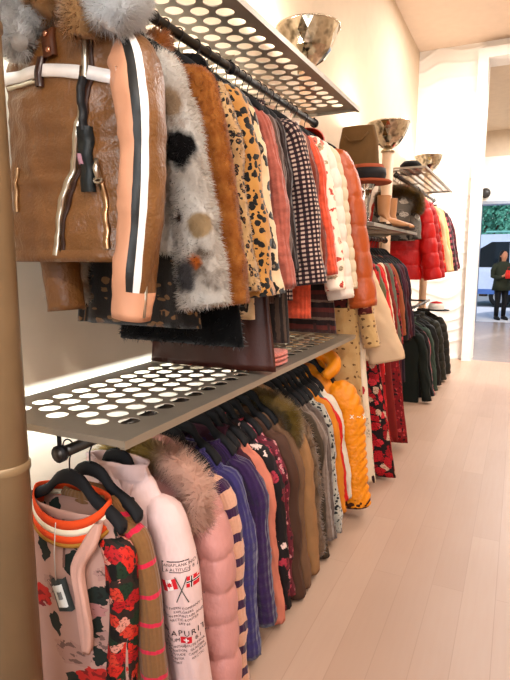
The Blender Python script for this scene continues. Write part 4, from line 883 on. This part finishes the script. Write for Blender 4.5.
def boot(label, x, y, z, mat, h, rz=0., k=1., grp='ankle boots on the hat shelf'):
    t = thing('boot', label, 'boot', (x, y, z), rz, grp)
    mb = MB(); pts = [((0, 0, h), (.05, 0, 0), (0, .055, 0)), ((0, 0, h*.6), (.046, 0, 0), (0, .05, 0)), ((0, .0, .11), (.042, 0, 0), (0, .048, 0)), ((.015, 0, .075), (.055, 0, -.03), (0, .045, 0)), ((.06, 0, .045), (.03, 0, -.045), (0, .04, 0)), ((.12, 0, .034), (.008, 0, -.03), (0, .042, 0)), ((.165, 0, .026), (.0, 0, -.02), (0, .033, 0)), ((.19, 0, .022), (0, 0, -.007), (0, .012, 0))]
    loft(mb, [(Vector(c)*k, Vector(a)*k, Vector(b)*k) for c, a, b in pts], 26, None, tuck=False); mb.build('upper', mat, t)
    so = MB(); out = [(-.045, .02), (-.02, .04), (.06, .038), (.13, .044), (.18, .03), (.197, 0)]; out = out+[(a, -b) for a, b in out[::-1][1:]]
    n = len(out); so.add([(a*k, b*k, 0) for a, b in out]+[(a*k, b*k, .012*k) for a, b in out], [tuple(range(n-1, -1, -1)), tuple(range(n, 2*n))]+[(i, (i+1) % n, n+(i+1) % n, n+i) for i in range(n)]); so.build('sole', plain('boot_sole', '#3a2a20', .7), t)
    MB().box((-.045*k, -.03*k, .0121*k), (.015*k, .03*k, .05*k)).build('heel', plain('boot_heel', '#4a3424', .6), t, smooth=False)
    MB().tube([(.05*k*math.cos(a), .055*k*math.sin(a), h*k) for a in [2*PI*i/24 for i in range(25)]], .004, 6, cap=False).build('top_binding', mat, t)
boot('tan leather ankle boot nearest the rust hat', -.95, 4.18, SZ, tanb, .24); boot('tan leather ankle boot next to the shelf end', -.95, 4.42, SZ, tanb, .24)
silv = plain('pewter_boot_leather', '#8d8a86', .35, .1, .5); boot('pewter grey tall boot left of the tan boots', -1.18, 3.98, SZ, silv, .30); boot('pewter grey tall boot behind its twin', -1.18, 4.16, SZ, silv, .30)
# hats and a bag on top of the low far rack
t = thing('fur_hat', 'round black fur hat on the farthest shelf end', 'hat', (-1.05, 5.75, 2.337)); mb = MB(); mb.lathe([(.0001, .13), (.07, .125), (.105, .09), (.11, .04), (.1, 0), (.0001, 0)], n=24); mb.fur(3000, .02, .0018); mb.build('crown', bfur, t)
t = thing('cap', 'white cap with a black brim and red top on the far jackets', 'cap', (-.93, 7.25, .845)); MB().lathe([(.1, 0), (.1, .05), (.085, .085), (.0001, .1)], n=24).build('crown', plain('white_cotton', '#e8e2da', .8), t)
MB().lathe([(.084, .087), (.06, .1), (.0001, .112)], n=24).build('top_panel', plain('red_cotton', '#c3202a', .8), t); MB().lathe([(.1, .002), (.15, -.005), (.15, .004), (.1, .012)], n=24, sx=1.1).build('brim', plain('black_cotton', '#161418', .8), t)

# ================================================================= STREET: van, trees, people
vanb = plain('van_silver_blue', '#c3cfe4', .3, .04, .3, .5, bstr=0); vang = M_('dark_car_glass', .06, 0., .6).done('#141c24'); tire = plain('tyre_rubber', '#17171a', .8)
v = thing('van', 'silver blue van parked across the street door', 'van', (-1.45, 19.0, -.06))
mb = MB(); prof = [(0, .42), (0, 1.2), (.12, 2.2), (.3, 2.32), (3.4, 2.32), (3.7, 2.2), (4.3, 1.45), (5.1, 1.25), (5.25, .8), (5.2, .42)]; n = len(prof)
vs = [(x, y+(.12 if z > 1.3 else 0)*(1 if y < .5 else -1), z) for y in (0., 1.9) for x, z in prof]
mb.add(vs, [tuple(range(n)), tuple(range(2*n-1, n-1, -1))]+[((i+1) % n, i, n+i, n+(i+1) % n) for i in range(n)]); mb.build('body', vanb, v, smooth=False)
for x0, x1 in ((.25, 1.15), (1.25, 2.25), (2.35, 3.4)):
    MB().add([(x0, -.002+.0, 1.28), (x1, -.002, 1.28), (x1-.02, .1, 2.08), (x0+.04, .1, 2.08), (x0, .03, 1.28), (x1, .03, 1.28), (x1-.02, .13, 2.08), (x0+.04, .13, 2.08)], [(0, 1, 2, 3), (7, 6, 5, 4), (0, 4, 5, 1), (1, 5, 6, 2), (2, 6, 7, 3), (3, 7, 4, 0)]).build('window', vang, v, smooth=False)
for x in (.95, 4.2):
    for y in (.1, 1.8):
        w_ = MB().lathe([(.0001, -.1), (.22, -.1), (.33, -.09), (.34, 0), (.33, .09), (.22, .1), (.0001, .1)], n=28).build('wheel', tire, v); w_.rotation_euler = (PI/2, 0, 0); w_.location = (x, y, .34)
        MB().lathe([(.0001, .105), (.1, .11), (.2, .1)], n=20).build('hub_cap', metal('alloy', '#b8bcc4'), w_)
tl = M_('tail_light_red', .3); tl = tl.done('#c4122c'); MB().box((-.02, -.015, .95), (.1, .06, 1.35)).build('tail_light', tl, v, smooth=False)
MB().box((-.08, -.03, .42), (5.3, 1.93, .58)).build('bumper', plain('blue_sill', '#4f6ea8', .4), v, smooth=False)
MB().tube([(.4, .2, 2.4), (3.3, .2, 2.4)], .03, 8).build('roof_rail', plain('teal_rail', '#78b4ac', .4), v)
leafm = plain('leaf_green', '#5c9a86', .7, .35, bstr=0); barkm = plain('bark', '#5a4a3c', .95, .2, bstr=.4)
def tree(label, x, y, h, r, mat):
    t = thing('tree', label, 'tree', (x, y, -.06), 0, 'trees across the street')
    mb = MB(); mb.tube(crom([(0, 0, 0), (.05, 0, h*.3), (-.05, .05, h*.62)], 10).tolist(), [.16-.009*i for i in range(10)], 10); mb.tube([(0, 0, h*.4), (.5, .1, h*.62)], [.07, .03], 8); mb.tube([(0, 0, h*.4), (-.5, -.1, h*.64)], [.07, .03], 8); mb.build('trunk', barkm, t)
    n = 5200; d = RNG.normal(0, 1, (n, 3)); d /= np.linalg.norm(d, axis=1)[:, None]; c = RNG.normal(0, r*.42, (60, 3))*np.array([1, 1, .75]); p = c[RNG.integers(0, 60, n)]+d*r*.3*RNG.random((n, 1))**.4; p[:, 2] += h*.72
    a = RNG.normal(0, 1, (n, 3)); a /= np.linalg.norm(a, axis=1)[:, None]; b = np.cross(a, RNG.normal(0, 1, (n, 3))); b /= np.linalg.norm(b, axis=1)[:, None]
    q = np.stack([p-a*.09, p+b*.045, p+a*.09, p-b*.045], 1).reshape(-1, 3); lf = MB(); lf.add(q.tolist(), [(4*i, 4*i+1, 4*i+2, 4*i+3) for i in range(n)]); lf.build('crown', mat, t, smooth=False)
tree('blue green street tree seen above the rear of the van', -1.3, 24.5, 5.0, 1.9, leafm); tree('lighter green street tree over the front of the van', 1.6, 25.2, 5.4, 2.1, plain('leaf_light', '#7fb4a0', .7, .3, bstr=0)); tree('tall dark green tree farthest along the street', 4.6, 26, 6.2, 2.3, plain('leaf_dark', '#4c8474', .7, .3, bstr=0))
hb_ = MB(); hb_.box((-9, 27.2, -.06), (12, 27.6, 3.2)); props(hb_.build('hedge', plain('hedge_green', '#5b9484', .9, .4, bscale=8, bstr=.9)), 'clipped green hedge closing the far side of the street', 'hedge')
skin = plain('skin', '#c98f70', .6, .06)
def person(label, x, y, rz, coat, trousers, hairc, coatlen, hold=None):
    t = thing('person', label, 'person', (x, y, 0), rz, 'people at the street door')
    b = MB()
    loft(b, [(Vector(c), Vector((a, 0, 0)), Vector((0, d_, 0))) for c, a, d_ in [((0, 0, 1.68), .01, .01), ((0, 0, 1.67), .05, .06), ((0, .0, 1.62), .074, .09), ((0, -.005, 1.55), .074, .092), ((0, -.01, 1.49), .058, .075), ((0, .0, 1.445), .05, .055), ((0, .01, 1.41), .055, .055), ((0, .01, 1.37), .15, .085), ((0, .01, 1.30), .185, .105), ((0, 0, 1.12), .155, .105), ((0, 0, 1.0), .145, .1), ((0, .01, .88), .175, .115), ((0, .01, .8), .165, .11), ((0, 0, .77), .05, .05)]], 28, tuck=False)
    b.lathe([(.0001, -.012), (.014, -.008), (.008, .02), (.0001, .03)], (0, -.098, 1.545), 10)          # nose
    for s in (1, -1): b.lathe([(.0001, -.02), (.012, -.012), (.014, .014), (.0001, .025)], (s*.077, 0, 1.545), 8)     # ears
    for s in (1, -1):
        P = [((s*.085, .01, .86), .085), ((s*.09, 0, .66), .07), ((s*.09, -.01, .48), .054), ((s*.09, .01, .34), .052), ((s*.09, .02, .12), .036), ((s*.09, .0, .05), .04)]
        b.tube([p for p, r in P], [r for p, r in P], 14); b.tube([(s*.09, .03, .035), (s*.095, -.06, .035), (s*.1, -.15, .025)], [.035, .042, .024], 12)
        A = [((s*.18, .01, 1.34), .055), ((s*.225, .03, 1.2), .046), ((s*.235, .02, 1.08), .038), ((s*.17, -.13, 1.03), .034), ((s*.09, -.22, 1.08), .026), ((s*.07, -.25, 1.1), .03)]
        b.tube([p for p, r in A], [r for p, r in A], 12)
        for f in range(4): b.tube([(s*(.075-.0*f), -.26, 1.13-.02*f), (s*.045, -.285, 1.125-.02*f), (s*.02, -.275, 1.12-.02*f)], [.009, .0085, .007], 6)
        b.tube([(s*.075, -.245, 1.12), (s*.06, -.25, 1.155), (s*.045, -.265, 1.165)], [.011, .009, .007], 6)
    b.build('body', skin, t)
    c = MB(); zc = coatlen
    loft(c, [(Vector((0, .01, 1.43)), Vector((.07, 0, 0)), Vector((0, .07, 0))), (Vector((0, .01, 1.385)), Vector((.165, 0, 0)), Vector((0, .10, 0))), (Vector((0, .01, 1.3)), Vector((.205, 0, 0)), Vector((0, .125, 0))), (Vector((0, 0, 1.1)), Vector((.185, 0, 0)), Vector((0, .13, 0))), (Vector((0, 0, .9)), Vector((.20, 0, 0)), Vector((0, .14, 0))), (Vector((0, 0, zc)), Vector((.225, 0, 0)), Vector((0, .155, 0)))], 30, d_fold(x, .012))
    for s in (1, -1):
        A = [((s*.165, .01, 1.35), .07), ((s*.228, .03, 1.2), .062), ((s*.238, .02, 1.07), .054), ((s*.17, -.13, 1.02), .05), ((s*.105, -.20, 1.065), .042)]; c.tube([p for p, r in A], [r for p, r in A], 14)
    c.build('coat', coat, t)
    l = MB()
    for s in (1, -1):
        P = [((s*.085, .01, .88), .095), ((s*.09, 0, .66), .08), ((s*.09, -.01, .48), .064), ((s*.09, .01, .34), .06), ((s*.09, .02, .08), .05)]; l.tube([p for p, r in P], [r for p, r in P], 14)
    l.build('trousers', trousers, t)
    for s in (1, -1): sh_ = MB(); sh_.tube([(s*.09, .05, .045), (s*.095, -.06, .045), (s*.1, -.17, .03)], [.044, .05, .03], 12); sh_.build('shoe', tire, t)
    h_ = MB(); loft(h_, [(Vector((0, .01, 1.705)), Vector((.01, 0, 0)), Vector((0, .01, 0))), (Vector((0, .015, 1.69)), Vector((.06, 0, 0)), Vector((0, .07, 0))), (Vector((0, .02, 1.62)), Vector((.088, 0, 0)), Vector((0, .096, 0))), (Vector((0, .045, 1.54)), Vector((.09, 0, 0)), Vector((0, .08, 0))), (Vector((0, .06, 1.4)), Vector((.085, 0, 0)), Vector((0, .06, 0))), (Vector((0, .07, 1.33)), Vector((.06, 0, 0)), Vector((0, .04, 0)))], 24, d_fold(2, .008)); h_.build('hair', hairc, t)
    return t
hairm = plain('dark_hair', '#221a18', .6, .2)
person('person in a dark olive coat and black trousers standing at the door', -.36, 14.6, .5, plain('olive_coat', '#33382a', .85), plain('black_trousers', '#16161a', .8), hairm, .72)
person('person in a red jacket and dark jeans beside the olive coat', .04, 15.0, -.3, plain('red_jacket', '#a82a28', .8), plain('navy_jeans', '#232a3c', .8), hairm, .80)
t = thing('shopping_bag', 'red folded bag held by the person in the olive coat', 'bag', (-.22, 14.36, 1.02), .5); mb = MB(); loft(mb, [(Vector((0, 0, .2)), Vector((.07, 0, 0)), Vector((0, .015, 0))), (Vector((0, 0, .1)), Vector((.085, 0, 0)), Vector((0, .03, 0))), (Vector((0, 0, 0)), Vector((.085, 0, 0)), Vector((0, .03, 0))), (Vector((0, 0, -.002)), Vector((.02, 0, 0)), Vector((0, .01, 0)))], 20, tuck=False); mb.build('body', plain('red_paper', '#d3342c', .7), t); MB().tube([(-.04, 0, .2), (-.03, 0, .27), (.03, 0, .27), (.04, 0, .2)], .005, 6).build('handle', plain('red_cord', '#a8221e', .7), t)
if __name__ == 'DRYRUN': pass
